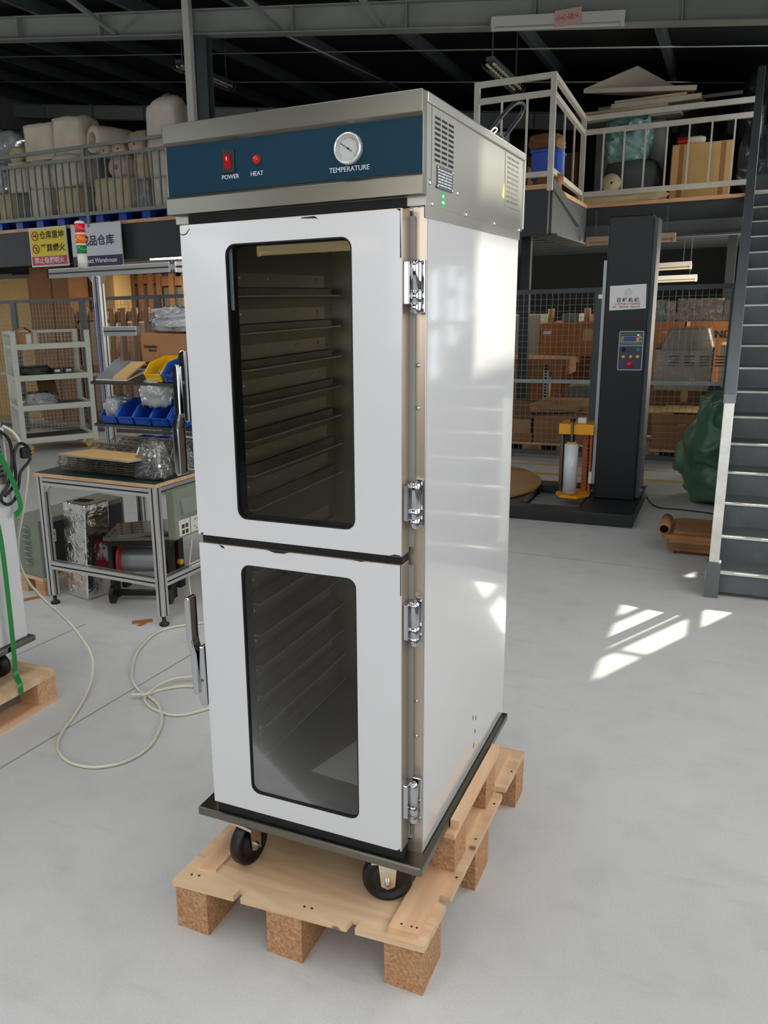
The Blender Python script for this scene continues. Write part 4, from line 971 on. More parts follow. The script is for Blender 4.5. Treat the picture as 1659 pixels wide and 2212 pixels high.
for x0, z0, x1, z1 in ((-0.15, 0.025, -0.15, 0.045), (-0.15, 0.025, -0.13, 0.025), (0.0, 0.02, 0.0, 0.04), (-0.02, 0.02, 0.0, 0.02),
                       (0.055, 0.025, 0.055, 0.115), (0.105, 0.025, 0.105, 0.115), (0.055, 0.025, 0.105, 0.025), (0.055, 0.115, 0.105, 0.115), (0.055, 0.055, 0.105, 0.055), (0.055, 0.085, 0.105, 0.085),
                       (0.072, 0.09, 0.072, 0.11), (0.090, 0.09, 0.090, 0.11), (0.08, 0.03, 0.08, 0.045)):
    mb.bar((x0, -0.121, z0), (x1 + (0.0001 if x0 == x1 and z0 == z1 else 0), -0.121, z1), 0.0012, 0.002)
mb.prism([(0.068, 0.078), (0.092, 0.078), (0.08, 0.060)], 'Y', -0.1215, -0.1205); mb.prism([(0.066, 0.042), (0.094, 0.042), (0.086, 0.050), (0.074, 0.050)], 'Y', -0.1215, -0.1205)
o = mb.build('handling_marks', 'ink', ct, local=True)
p = Lw(-0.34, RY + 0.11, 1.306 + 0.172); solo(lump((p.x, p.y, p.z), (0.58, 0.24, 0.14), 4, 0.30, 0.5, 4, 2.2, BA, 0.85), 'plastic_wrap', 'wrap_d', 'crumpled clear plastic wrap piled on the brown carton', 'wrap')
# rolls of wire belt on the bench
def wire_roll(c, L, r, rz, label, nh=9, nr=22, seed=0):
    root = thing('wire_belt_roll', label, 'wire roll', c, rz, 'rolled wire conveyor belts on the bench'); rnd = random.Random(seed)
    mb = MB()
    for k in range(nr):
        a = 2 * PI * k / nr; rr = r * (1 + rnd.uniform(-0.03, 0.0)); y, z = rr * math.cos(a), r + rr * math.sin(a) * 0.92
        mb.tube([(-L / 2, y, z), (L / 2, y, z)], 0.0024, 5)
        if k % 2: mb.tube([(-L / 2 + 0.01, y * 0.55, r + (z - r) * 0.55), (L / 2 - 0.01, y * 0.55, r + (z - r) * 0.55)], 0.0024, 5)
    mb.build('cross_rods', 'wire_dark', root, local=True)
    mb = MB()
    for k in range(nh):
        x = -L / 2 + L * k / (nh - 1); pts = []
        for j in range(44):
            a = 2 * PI * 1.8 * j / 43; rr = r * (1.0 - 0.25 * j / 43) - 0.001; pts.append((x + 0.006 * math.sin(j * 1.9), rr * math.cos(a), r + rr * math.sin(a) * 0.92))
        mb.tube(pts, 0.0026, 5)
    mb.build('link_hoops', 'wire_dark', root, local=True)
    return root
c_ = Lw(-0.42, 0.09, TZ + 0.001); wire_roll(c_, 0.56, 0.049, BA + R(-1), 'wire belt roll lying at the front of the bench under the card', seed=1)
c_ = Lw(-0.10, 0.15, TZ + 0.001); wire_roll(c_, 0.10, 0.05, BA + R(60), 'short wire belt roll standing askew beside the bag of bolts', 4, 12, 4)
c_ = Lw(-0.40, 0.30, TZ + 0.001); wire_roll(c_, 0.54, 0.064, BA + R(-2), 'wire belt roll in the middle of the bench behind the card', seed=2)
c_ = Lw(-0.36, 0.455, TZ + 0.001); wire_roll(c_, 0.56, 0.074, BA + R(-1), 'rearmost wire belt roll on the bench below the bins', seed=3)
mb = MB(); cz = TZ + 0.100
q4 = [Lw(-0.66, 0.0, cz), Lw(-0.13, -0.035, cz), Lw(-0.05, 0.14, cz + 0.003), Lw(-0.57, 0.18, cz + 0.003)]
card = thing('card_sheet', 'flat tan card over a grey metal sheet on the front wire roll', 'card', q4[0])
mb.hexa([v for v in q4] + [v + Vector((0, 0, 0.006)) for v in q4]); mb.build('metal_sheet', 'galv', card)
mb = MB(); q5 = [v.lerp((q4[0] + q4[2]) / 2, 0.05) + Vector((0, 0, 0.006)) for v in q4]; mb.hexa(q5 + [v + Vector((0, 0, 0.004)) for v in q5]); mb.build('card', 'cardboard_y', card)
# bags of bolts
def bolt_bag(c, s, seed, label, n):
    root = thing('bag_of_bolts', label, 'bag', c, BA, 'clear bags of bolts on the bench'); rnd = random.Random(seed); mb = MB()
    for i in range(n):
        a = rnd.uniform(0, 2 * PI); k = math.sqrt(rnd.random()) * 0.9; zz = rnd.random()
        w = (1 - 0.55 * zz); p = Vector((s[0] / 2 * k * w * math.cos(a), s[1] / 2 * k * w * math.sin(a), 0.012 + zz * s[2] * 0.62))
        d = Vector((rnd.uniform(-1, 1), rnd.uniform(-1, 1), rnd.uniform(-0.7, 0.7))).normalized() * 0.017
        p.z = max(p.z, 0.012 + abs(d.z))
        mb.cyl(p - d, p + d, 0.0042, 6); mb.cyl(p + d, p + d * 1.35, 0.0085, 6)
    mb.build('bolts', 'bolts', root, local=True, kind='stuff')
    lump((0, 0, 0), (s[0] * 1.02, s[1] * 1.02, s[2]), seed, 0.14, 0.5, 3, 2.0, 0, 0.55).build('clear_bag', 'wrap', root, local=True)
bolt_bag(Lw(-0.075, 0.10, TZ + 0.001) + Vector((0.0, 0, 0)), (0.20, 0.15, 0.20), 11, 'large clear bag of long bolts at the bench corner', 190)
bolt_bag(Lw(-0.02, 0.27, TZ + 0.001), (0.13, 0.13, 0.15), 13, 'smaller clear bag of brass fittings behind the lever handle', 110)
# under the bench
fo = thing('foil_wrapped_duct', 'tall dented foil-covered duct leaning under the workbench', 'duct', (-2.7, 1.87, 0))
b0_, t0_ = [(-2.825, 1.835), (-2.625, 1.79), (-2.585, 1.95), (-2.785, 1.995)], [(-2.80, 1.85), (-2.60, 1.805), (-2.56, 1.965), (-2.76, 2.01)]
mb = MB(); lift = 0.002
mb.hexa([(x, y, lift) for x, y in b0_] + [(x + 0.0, y, 0.56) for x, y in t0_]); mb.build('duct_body', 'foil', fo, bevel=0.006)
mb = MB()
for u, z in ((0.25, 0.50), (0.78, 0.47), (0.3, 0.34), (0.72, 0.30), (0.28, 0.18), (0.75, 0.14), (0.3, 0.05)):
    x = -2.825 + 0.2 * u + 0.025 * z / 0.56; y = 1.835 - 0.045 * u + 0.015 * z / 0.56
    for rr in (0.020, 0.009): mb = MB(); mb.tube([(x + rr * math.cos(a), y - 0.003 - rr * 0.22 * math.cos(a) * 0.9, z + rr * math.sin(a)) for a in [2 * PI * i / 16 for i in range(16)]], 0.0028, 5, closed=True); mb.build('embossed_ring', 'foil', fo)
for v, z in ((0.3, 0.45), (0.7, 0.3), (0.35, 0.15)):
    x = -2.625 + 0.04 * v + 0.025 * z / 0.56; y = 1.79 + 0.16 * v + 0.015 * z / 0.56
    for rr in (0.020, 0.009): mb = MB(); mb.tube([(x + 0.004, y + rr * math.cos(a), z + rr * math.sin(a)) for a in [2 * PI * i / 16 for i in range(16)]], 0.0028, 5, closed=True); mb.build('embossed_ring', 'foil', fo)
MB().box((-2.745, 1.875, 0.558), (-2.645, 1.945, 0.5605)).build('open_end', 'dark_slot', fo)
# grey control cabinet on a low pallet behind the bench leg
pb = thing('low_pallet', 'small pine pallet under the grey louvred cabinet behind the bench', 'pallet', (-3.0, 2.0, 0))
kb = [Vector((-3.15, 1.78, 0)), Vector((-2.90, 1.735, 0)), Vector((-2.84, 2.45, 0)), Vector((-3.09, 2.5, 0))]
mb = MB(); mb.hexa([v + Vector((0, 0, 0.095)) for v in kb] + [v + Vector((0, 0, 0.112)) for v in kb]); mb.build('deck_board', 'ply', pb)
for v in (kb[0] * 0.86 + kb[1] * 0.14, kb[1] * 0.8 + kb[0] * 0.2, kb[2] * 0.8 + kb[3] * 0.2, kb[3] * 0.86 + kb[2] * 0.14):
    MB().box((v.x - 0.03, v.y + (0.01 if v.y < 2 else -0.09), 0), (v.x + 0.04, v.y + (0.09 if v.y < 2 else -0.01), 0.095)).build('block', 'pine2', pb)
gc = thing('control_cabinet', 'grey-green louvred control cabinet with charcoal front behind the bench leg', 'cabinet', (-3.0, 2.0, 0.112))
kk = [v.lerp((kb[0] + kb[2]) / 2, 0.03) for v in kb]
mb = MB(); mb.hexa([v + Vector((0, 0, 0.113)) for v in kk] + [v + Vector((0, 0, 0.455)) for v in kk]); mb.build('cabinet_body', 'box_grey', gc, bevel=0.004)
mb = MB(); ex = (kk[1] - kk[0]); en = Vector((ex.y, -ex.x, 0)).normalized()
for k in range(7):
    z = 0.40 - 0.036 * k; a, b = kk[0] + ex * 0.32, kk[0] + ex * 0.68
    mb.tube([a + Vector((0, 0, z)), (a + b) / 2 + en * 0.012 + Vector((0, 0, z + 0.004)), b + Vector((0, 0, z))], [0.003, 0.009, 0.003], 6)
mb.build('louvres', 'box_grey', gc)
ey = kk[2] - kk[1]; en2 = Vector((ey.y, -ey.x, 0)).normalized()
mb = MB(); a, b = kk[1] + ey * 0.04, kk[1] + ey * 0.97
mb.hexa([a + Vector((0, 0, 0.13)), b + Vector((0, 0, 0.13)), b + en2 * 0.004 + Vector((0, 0, 0.13)), a + en2 * 0.004 + Vector((0, 0, 0.13)), a + Vector((0, 0, 0.425)), b + Vector((0, 0, 0.425)), b + en2 * 0.004 + Vector((0, 0, 0.425)), a + en2 * 0.004 + Vector((0, 0, 0.425))])
fp = mb.build('front_panel', 'box_dark', gc)
mb = MB(); a = kk[1] + ey * 0.08 + en2 * 0.0045; b = kk[1] + ey * 0.17 + en2 * 0.0045
mb.hexa([a + Vector((0, 0, 0.31)), b + Vector((0, 0, 0.31)), b + en2 * 0.001 + Vector((0, 0, 0.31)), a + en2 * 0.001 + Vector((0, 0, 0.31)), a + Vector((0, 0, 0.385)), b + Vector((0, 0, 0.385)), b + en2 * 0.001 + Vector((0, 0, 0.385)), a + en2 * 0.001 + Vector((0, 0, 0.385))]); st_ = mb.build('maker_sticker', 'paper', gc)
c_ = kk[1] + ey * 0.125 + en2 * 0.006 + Vector((0, 0, 0.345)); MB().tube([c_ + ey.normalized() * 0.02 * math.cos(a) + Vector((0, 0, 0.026 * math.sin(a))) for a in [R(20 + 300 * i / 14) for i in range(15)]], 0.005, 5).build('maker_mark', 'blue_line', gc)
# cable reel
re_ = thing('cable_reel', 'red and black cable reel on wheels under the workbench', 'cable reel', (-2.35, 2.0, 0))
rc = Vector((-2.36, 2.02, 0.215)); ax = Vector((0.93, 0.36, 0)).normalized()
for s in (-1, 1): MB().cyl(rc + ax * s * 0.13, rc + ax * s * 0.142, 0.135, 32).build('side_disc', 'red_plastic', re_)
MB().cyl(rc - ax * 0.13, rc + ax * 0.13, 0.075, 24).build('drum', 'galv', re_)
MB().cyl(rc - ax * 0.1425, rc - ax * 0.1445, 0.045, 24).build('paper_label', 'paper', re_)
pp = Vector((-ax.y, ax.x, 0))
for s in (-1, 1):
    e = rc + ax * s * 0.165; mb = MB()
    mb.bar(e - pp * 0.10 + Vector((0, 0, -0.20)), e - pp * 0.10 + Vector((0, 0, 0.13)), 0.03, 0.05); mb.bar(e + pp * 0.10 + Vector((0, 0, -0.20)), e + pp * 0.10 + Vector((0, 0, 0.13)), 0.03, 0.05); mb.bar(e - pp * 0.14 + Vector((0, 0, 0.13)), e + pp * 0.14 + Vector((0, 0, 0.13)), 0.03, 0.035)
    mb.build('side_frame', 'black', re_)
    MB().cyl(e - pp * 0.15 + Vector((0, 0, -0.165)) - ax * 0.012, e - pp * 0.15 + Vector((0, 0, -0.165)) + ax * 0.012, 0.05, 24).build('wheel', 'black', re_)
MB().bar(rc - ax * 0.165 - pp * 0.10 + Vector((0, 0, -0.17)), rc + ax * 0.165 - pp * 0.10 + Vector((0, 0, -0.17)), 0.03).build('cross_bar', 'black', re_); MB().bar(rc - ax * 0.165 - pp * 0.12 + Vector((0, 0, 0.13)), rc + ax * 0.165 - pp * 0.12 + Vector((0, 0, 0.13)), 0.03).build('cross_bar', 'black', re_)
MB().cbox(rc + ax * 0.2 - pp * 0.02 + Vector((0, 0, -0.01)), (0.03, 0.03, 0.03)).build('crank_knob', 'yellow_plastic', re_, bevel=0.006)
# perforated trays stacked on the reel
def perf(c, sx, sy, rz, tx, label):
    root = thing('perforated_tray', label, 'tray', c, 0, 'perforated trays under the bench'); root.rotation_euler = (tx[0], tx[1], rz)
    mb = MB().box((-sx / 2, -sy / 2, 0), (sx / 2, sy / 2, 0.02)); mb.build('tray_plate', 'tray_dark', root, local=True)
    mb = MB()
    for i in range(7):
        for j in range(5): x, y = -sx / 2 + sx * (i + 0.5) / 7, -sy / 2 + sy * (j + 0.5) / 5; mb.cyl((x, y, 0.02), (x, y, 0.0206), 0.009, 8)
    mb.build('tray_holes', 'dark_slot', root, local=True)
perf((-2.36, 2.03, 0.364), 0.42, 0.30, R(24), (0, 0), 'dark perforated tray lying on top of the cable reel')
perf((-2.33, 2.05, 0.3865), 0.40, 0.28, R(40), (0, 0), 'upper dark perforated tray turned askew on the stack')
# plug-in wire hanging from the socket box
wp = [at(425, 1100, 'y', 1.95), at(418, 1130, 'y', 1.93), at(412, 1190, 'y', 1.91), at(408, 1250, 'y', 1.90), at(418, 1305, 'y', 1.86), at(436, 1345, 'y', 1.80), at(455, 1372, 'y', 1.78)]
wr = thing('white_lead', 'thin white lead hanging from the bench socket beside the cabinet door', 'cable', (wp[-1].x, wp[-1].y, 0))
MB().tube(smooth_path(wp, 6), 0.0035, 6).build('cable', 'hose', wr)
MB().cbox(wp[0] + Vector((0, 0, 0.01)), (0.03, 0.035, 0.05)).build('plug', 'galv', wr, bevel=0.004)
# ================================================================== RIGHT: STAIR
st = thing('steel_stair', 'grey steel stair with white handrail rising at the right edge', 'stair', (1.07, 3.18, 0))
SX0, SX1, SY, RI, GO, NS = 0.578, 1.52, 3.19, 0.1385, 0.25, 18
for i in range(NS):
    y0 = SY + GO * i; z1 = RI * (i + 1)
    MB().box((SX0 + 0.005, y0, z1 - 0.004), (SX1 - 0.005, y0 + GO + 0.01, z1)).build('tread', 'stair', st)
    MB().box((SX0 + 0.005, y0 + 0.004, z1 - RI + (0.025 if i == 0 else 0.0)), (SX1 - 0.005, y0 + 0.008, z1 - 0.004)).build('riser', 'stair', st)
    MB().box((SX0 + 0.005, y0 - 0.004, z1 - 0.010), (SX1 - 0.005, y0 + 0.028, z1 + 0.002)).build('sunlit_edge_nosing', 'white_and_sunlit', st)  # pale steel strip, its colour raised to look sunlit
yt = SY + GO * NS; zt = RI * NS
for x in (SX0, SX1):
    MB().prism([(SY - 0.015, 0.0), (SY + 0.14, 0.0), (yt, zt - 0.14), (yt, zt + 0.07), (SY - 0.015, 0.20)], 'X', x - 0.006, x + 0.006).build('stringer', 'stair_side', st)
    MB().bar((x, SY - 0.015, 0.205), (x, yt, zt + 0.075), 0.05, 0.012).build('stringer_flange', 'stair_side', st)
for x in (SX0, SX1):
    MB().box((x - 0.025, SY - 0.035, 0.0 if x > 1 else 0.20), (x + 0.025, SY + 0.015, 1.06)).build('newel_post', 'white_and_sunlit', st, bevel=0.003)
    if x < 1: MB().box((x - 0.035, SY - 0.045, 0.0), (x + 0.035, SY + 0.025, 0.20)).build('post_foot', 'stair_side', st, bevel=0.002)
    MB().bar((x, SY - 0.03, 1.08), (x, yt, zt + 1.09), 0.06, 0.055).build('handrail', 'galv', st, bevel=0.004)
    MB().bar((x, SY + 0.02, 0.62), (x, yt, zt + 0.63), 0.03, 0.03).build('mid_rail', 'white_and_sunlit', st)
    for k in range(1, 6):
        y = SY + GO * NS * k / 5.0; z = RI * NS * k / 5.0
        MB().box((x - 0.018, y - 0.018, z + 0.0), (x + 0.018, y + 0.018, z + 1.07)).build('baluster', 'white_and_sunlit', st)
MB().box((SX0 - 0.03, yt, zt + 0.05), (SX1 + 0.03, 9.28, zt + 0.186)).build('landing_plate', 'stair', st)
# ================================================================== WRAPPING MACHINE
wm = thing('stretch_wrap_machine', 'tall navy-black pallet wrapping machine with turntable before the fence', 'wrapping machine', (-0.4, 5.0, 0))
mb = MB(); mb.box((-0.98, 4.50, 0.012), (0.035, 4.64, 0.095)); mb.box((-0.36, 4.64, 0.012), (0.030, 5.60, 0.090)); mb.box((-0.98, 5.36, 0.012), (-0.36, 5.55, 0.09)); mb.box((-0.98, 4.64, 0.012), (-0.80, 5.36, 0.09)); mb.box((-0.98, 4.5, 0), (0.03, 5.6, 0.012))
mb.build('base_frame', 'mach_base', wm, bevel=0.004)
MB().box((-0.78, 4.68, 0.018), (-0.40, 5.32, 0.034)).build('base_plate', 'galv', wm)
MB().cyl((-1.70, 5.25, 0.03), (-1.70, 5.25, 0.095), 0.86, 56).build('turntable_drum', 'mach_base', wm)
MB().cyl((-1.70, 5.25, 0.095), (-1.70, 5.25, 0.112), 0.92, 64).build('turntable', 'turntable', wm)
MX0, MX1, MY0, MY1, MZ = -0.312, -0.015, 5.0, 5.36, 2.17
colm = MB().box((MX0, MY0, 0.092), (MX1, MY1, MZ)).build('column', 'mach', wm, bevel=0.008)
MB().box((MX0 - 0.025, MY0 + 0.03, 0.25), (MX0 - 0.003, MY0 + 0.06, 1.87)).build('guide_rail', 'galv', colm)
MB().box((MX0 - 0.05, MY0 + 0.02, 1.60), (MX0 - 0.02, MY0 + 0.05, 1.63)).build('limit_switch', 'ivory', colm)
MB().box((MX1 + 0.001, MY0 + 0.07, 0.1), (MX1 + 0.03, MY1, MZ - 0.02)).build('rear_cover', 'steel_grey', colm)
YF_ = MY0 - 0.001
pt = [at(x, y, 'y', YF_) for x, y in ((1318, 618), (1397, 613), (1395, 666), (1316, 671))]
mb = MB(); mb.hexa([pt[3], pt[2], pt[2] - Vector((0, 0.0015, 0)), pt[3] - Vector((0, 0.0015, 0)), pt[0], pt[1], pt[1] - Vector((0, 0.0015, 0)), pt[0] - Vector((0, 0.0015, 0))])
ps = mb.build('maker_poster', 'paper', wm, label='white maker poster with a diamond mark')
pc = sum((Vector(v) for v in pt), Vector()) / 4; pw = (pt[1] - pt[0]).length; ph = (pt[0] - pt[3]).length; yt_ = YF_ - 0.0022
mb = MB()
def dia(cx_, cz_, r, t_):
    P4 = [(cx_ - r * 0.95, cz_ + r * 0.1), (cx_ + r * 0.2, cz_ + r), (cx_ + r * 0.95, cz_ - r * 0.05), (cx_ - r * 0.3, cz_ - r)]
    for i in range(4): a, b = P4[i], P4[(i + 1) % 4]; mb.bar((a[0], yt_, a[1]), (b[0], yt_, b[1]), t_, 0.001)
dia(pc.x, pc.z + ph * 0.20, 0.030, 0.0016)
for k in range(3): mb.bar((pc.x - 0.012 + 0.004 * k, yt_, pc.z + ph * 0.20 - 0.010 + 0.010 * k), (pc.x + 0.014, yt_, pc.z + ph * 0.20 - 0.006 + 0.010 * k), 0.0014, 0.001)
mb.bar((pc.x - 0.013, yt_, pc.z + ph * 0.20 - 0.018), (pc.x - 0.006, yt_, pc.z + ph * 0.20 + 0.014), 0.0014, 0.001)
mb.build('maker_mark', 'steel_grey', ps)
writing('百 峰 机 械', 0.032, 'ink', front(pc.x, yt_, pc.z - ph * 0.12), ps, 'maker_name', bold=0.0006)
writing('让世界爱上中国智造', 0.020, 'ink_red', front(pc.x, yt_, pc.z - ph * 0.275), ps, 'slogan_lettering')
writing('电话:', 0.0125, 'ink', front(pc.x - 0.088, yt_, pc.z - ph * 0.39), ps, 'phone_lettering')
mb = MB()
for k in range(12): mb.box((pc.x - 0.055 + 0.011 * k + (0.012 if k > 5 else 0), yt_ - 0.0005, pc.z - ph * 0.39 - 0.0045), (pc.x - 0.048 + 0.011 * k + (0.012 if k > 5 else 0), yt_, pc.z - ph * 0.39 + 0.0045))
mb.build('phone_digits', 'steel_grey', ps)
c0, c1, c2_, c3 = [at(x, y, 'y', YF_) for x, y in ((1338, 717), (1391, 714), (1386, 800), (1334, 799))]
pxc = (c0.x + c1.x + c2_.x + c3.x) / 4; pzc = (c0.z + c1.z + c2_.z + c3.z) / 4; PW = 0.172; PH = 0.285
def panel(u0, v0, u1, v1, d0, d1, name, m, parent, r=0.004):
    pts = rrect(pxc + u0 * PW, pzc + v0 * PH, pxc + u1 * PW, pzc + v1 * PH, r, 4)
    return MB().prism(pts, 'Y', YF_ - d1, YF_ - d0).build(name, m, parent)
pn = panel(-0.5, -0.5, 0.5, 0.5, 0.0, 0.006, 'control_panel', 'galv', wm, 0.010)
panel(-0.465, -0.475, 0.465, 0.12, 0.006, 0.0072, 'lower_overlay', 'panel_navy', pn); panel(-0.465, 0.14, 0.465, 0.475, 0.006, 0.0072, 'upper_overlay', 'box_dark', pn)
panel(-0.44, 0.16, 0.44, 0.43, 0.0072, 0.012, 'display_bezel', 'box_grey', pn, 0.003); panel(-0.30, 0.245, 0.20, 0.355, 0.012, 0.0128, 'display', 'screen', pn, 0.002)
panel(-0.42, 0.175, 0.42, 0.215, 0.012, 0.0128, 'key_row', 'box_dark', pn, 0.002); panel(-0.42, 0.375, 0.42, 0.415, 0.012, 0.0128, 'maker_bar', 'box_dark', pn, 0.002)
for i, (u, v, m) in enumerate(((0.27, 0.34, 'btn_red'), (0.36, 0.34, 'btn_yellow'), (0.27, 0.30, 'paper'), (0.36, 0.30, 'screen'), (0.27, 0.255, 'btn_yellow'), (0.36, 0.255, 'btn_green'))): panel(u - 0.035, v - 0.015, u + 0.035, v + 0.015, 0.012, 0.0135, 'key', m, pn, 0.001)
for k in range(10): panel(-0.40 + 0.08 * k, 0.183, -0.345 + 0.08 * k, 0.207, 0.0128, 0.0136, 'key', 'box_grey', pn, 0.001)
panel(0.24, 0.385, 0.31, 0.41, 0.0128, 0.0138, 'green_led', 'led_green', pn, 0.001); panel(0.32, 0.385, 0.39, 0.41, 0.0128, 0.0138, 'red_led', 'red_lens', pn, 0.001)
def button(u, v, r, h, m, name='push_button'):
    c = Vector((pxc + u * PW, YF_ - 0.0072, pzc + v * PH)); b = MB().lathe(c, [(r * 1.25, 0), (r * 1.25, -0.004), (r * 1.05, -0.005), (r, -h), (0.0005, -h - 0.001)], 'Y', 20).build(name, m, pn); return b
button(-0.28, 0.03, 0.011, 0.016, 'black', 'selector_switch'); button(0.30, 0.03, 0.012, 0.012, 'btn_green'); button(-0.27, -0.15, 0.010, 0.022, 'btn_yellow'); button(0.03, -0.15, 0.010, 0.022, 'btn_yellow'); button(0.30, -0.15, 0.010, 0.022, 'btn_yellow'); button(0.0, -0.335, 0.018, 0.03, 'btn_red', 'stop_button')
# film carriage
cg = MB(); cg.box((-0.595, 4.98, 0.585), (-0.335, 5.22, 0.665)); cgo = cg.build('carriage_head', 'orange', wm, bevel=0.004)
MB().prism([(-0.60, 5.0), (-0.55, 4.90), (-0.42, 4.89), (-0.345, 5.0), (-0.345, 5.2), (-0.59, 5.2)], 'Z', 0.098, 0.116).build('carriage_plate', 'orange', wm)
mb = MB(); mb.cyl((-0.575, 5.05, 0.11), (-0.575, 5.05, 0.59), 0.016, 16); mb.build('roller', 'steel', wm)
mb = MB(); mb.cyl((-0.54, 5.17, 0.116), (-0.54, 5.17, 0.585), 0.045, 20); mb.build('rubber_roller', 'steel_dark', wm)
MB().box((-0.425, 5.10, 0.11), (-0.385, 5.16, 0.59)).build('side_plate', 'orange_d', wm)
MB().box((-0.365, 5.04, 0.12), (-0.350, 5.10, 0.60)).build('lift_bar', 'orange_d', wm)
mb = MB(); mb.cyl((-0.49, 4.965, 0.53), (-0.49, 4.965, 0.685), 0.010, 12); mb.cyl((-0.49, 4.965, 0.575), (-0.49, 4.965, 0.59), 0.016, 12); mb.build('film_spindle', 'steel', wm)
MB().cyl((-0.49, 4.965, 0.685), (-0.49, 4.965, 0.71), 0.020, 12).build('spindle_knob', 'black', wm)
MB().box((-0.47, 5.08, 0.665), (-0.41, 5.15, 0.70)).build('relay_box', 'paper', wm)
fr2 = thing('film_roll', 'roll of clear stretch film standing on the orange carriage plate', 'film roll', (-0.49, 4.965, 0.116))
MB().lathe((-0.49, 4.965, 0), [(0.001, 0.126), (0.052, 0.126), (0.052, 0.514), (0.001, 0.514)], 'Z', 32).build('wound_film', 'film', fr2)
MB().lathe((-0.49, 4.965, 0), [(0.025, 0.116), (0.038, 0.116), (0.038, 0.530), (0.025, 0.530)], 'Z', 24).build('cardboard_core', 'cardboard_y', fr2)
mb = MB(); pts = [Vector((-0.375, 5.10, 0.50)) + Vector((0.012 * math.sin(k * 2.2), 0.012 * math.cos(k * 2.2), -0.010 * k)) for k in range(28)]; mb.tube(pts, 0.006, 6); mb.tube(smooth_path([(-0.375, 5.1, 0.3), (-0.38, 5.1, 0.22), (-0.36, 5.08, 0.18), (-0.32, 5.05, 0.17)], 6), 0.008, 6); mb.build('coiled_cable', 'black', wm)
MB().box((-0.36, 5.02, 0.20), (-0.338, 5.05, 0.29)).build('sensor_box', 'ivory', wm)
fc = [Vector((0.02, 5.2, 0.16)), at(1392, 1062, 'z', 0.02), at(1405, 1085, 'z', 0.005), at(1425, 1097, 'z', 0.005), at(1470, 1101, 'z', 0.005), at(1540, 1110, 'z', 0.005), at(1570, 1120, 'z', 0.005)]
MB().tube(smooth_path(fc, 6), 0.006, 6).build('supply_cable', 'black', wm)
# ================================================================== TARPAULIN BUNDLE AND FLATTENED CARTONS
mb = lump((0.74, 5.75, 0.0), (0.96, 0.85, 0.84), 21, 0.22, 0.3, 5, 1.7, R(8), 0.80)
solo(mb, 'green_tarpaulin', 'tarp', 'dark green tarpaulin bundle slumped behind the stair foot', 'tarpaulin')
sheets = [(0.47, 4.18, 0.30, 0.42, R(3), 'cardboard_d'), (0.46, 4.16, 0.31, 0.44, R(-2), 'cardboard'), (0.45, 4.15, 0.32, 0.44, R(5), 'cardboard_d'), (0.46, 4.14, 0.31, 0.42, R(1), 'cardboard'), (0.45, 4.14, 0.33, 0.43, R(-4), 'cardboard')]
LBL = ['lowest dark flattened carton in the bundle on the floor by the stair', 'second flattened carton from the floor by the stair', 'middle flattened carton of the bundle by the stair', 'fourth flattened carton of the bundle by the stair', 'torn topmost flattened carton of the bundle by the stair']
z = 0.0
for (x, y, a, b, rz, m), lab in zip(sheets, LBL):
    mb = MB(); pts = rrect(-a / 2, -b / 2, a / 2, b / 2, 0.012, 2); rnd = random.Random(int(z * 1000) + 3)
    pts = [(p[0] + rnd.uniform(-0.012, 0.012), p[1] + rnd.uniform(-0.012, 0.012)) for p in pts]
    mb.prism(pts, 'Z', 0, 0.026); mb.xf(Matrix.Translation((x, y, z)) @ Matrix.Rotation(rz, 4, 'Z'))
    solo(mb, 'flattened_carton', m, lab, 'cardboard', 'flattened cartons by the stair foot'); z += 0.0265
mb = MB(); mb.lathe((0.275, 4.05, z + 0.034), [(0.026, -0.13), (0.034, -0.13), (0.034, 0.16), (0.026, 0.16)], 'Y', 20); solo(mb, 'cardboard_tube', 'cardboard', 'open cardboard tube lying on the flattened cartons by the stair', 'tube')
mb = MB(); k = 0
for i in range(9): mb.box((0.33 + 0.0, 3.96 + 0.04 * i, z), (0.36, 3.985 + 0.04 * i, z + 0.02))
mb.box((0.36, 3.96, z), (0.56, 4.33, z + 0.018)); solo(mb, 'ribbed_packing', 'cardboard', 'ribbed packing piece with tape on top of the flattened cartons', 'packing')
# ================================================================== RAILINGS
GR = 'painted steel railings of the upper floor'
def railing(label, p, q, ztop, zmid, zbot, m, spacing, posts, zpost, w=0.045, bw=0.018):
    P_, Q_ = Vector((p[0], p[1], 0)), Vector((q[0], q[1], 0)); L = (Q_ - P_).length
    root = thing('guard_railing', label, 'railing', (p[0], p[1], ZM), 0)
    for n_, z in (('top_rail', ztop), ('middle_rail', zmid), ('bottom_rail', zbot)):
        MB().bar((p[0], p[1], z), (q[0], q[1], z), w * 0.85, w).build(n_, m, root)
    for t in posts:
        c = P_.lerp(Q_, t); MB().box((c.x - w / 2, c.y - w / 2, zpost), (c.x + w / 2, c.y + w / 2, ztop + w / 2)).build('post', m, root)
    n = int(L / spacing)
    for k in range(1, n):
        c = P_.lerp(Q_, k / n)
        if any(abs(k / n - t) * L < spacing * 0.45 for t in posts): continue
        MB().box((c.x - bw / 2, c.y - bw / 2, zbot), (c.x + bw / 2, c.y + bw / 2, zmid)).build('baluster', m, root)
    return root
x_p = at(187, 400, 'y', 7.03).x
railing('grey galvanised railing in front of the white bundles on the upper floor', (-9.2, 7.02), (-4.3, 7.02), 3.56, 3.43, 2.785, 'rail_grey', 0.112, [0.0, (x_p + 9.2) / 4.9, 0.999], 2.62, 0.04, 0.02)
railing('cream railing nearest the cabinet hood, with the square corner post', (-1.88, 7.05), (-1.15, 7.05), 3.63, 3.48, 2.77, 'rail_white', 0.21, [0.0, 1.0], 2.62, 0.05)
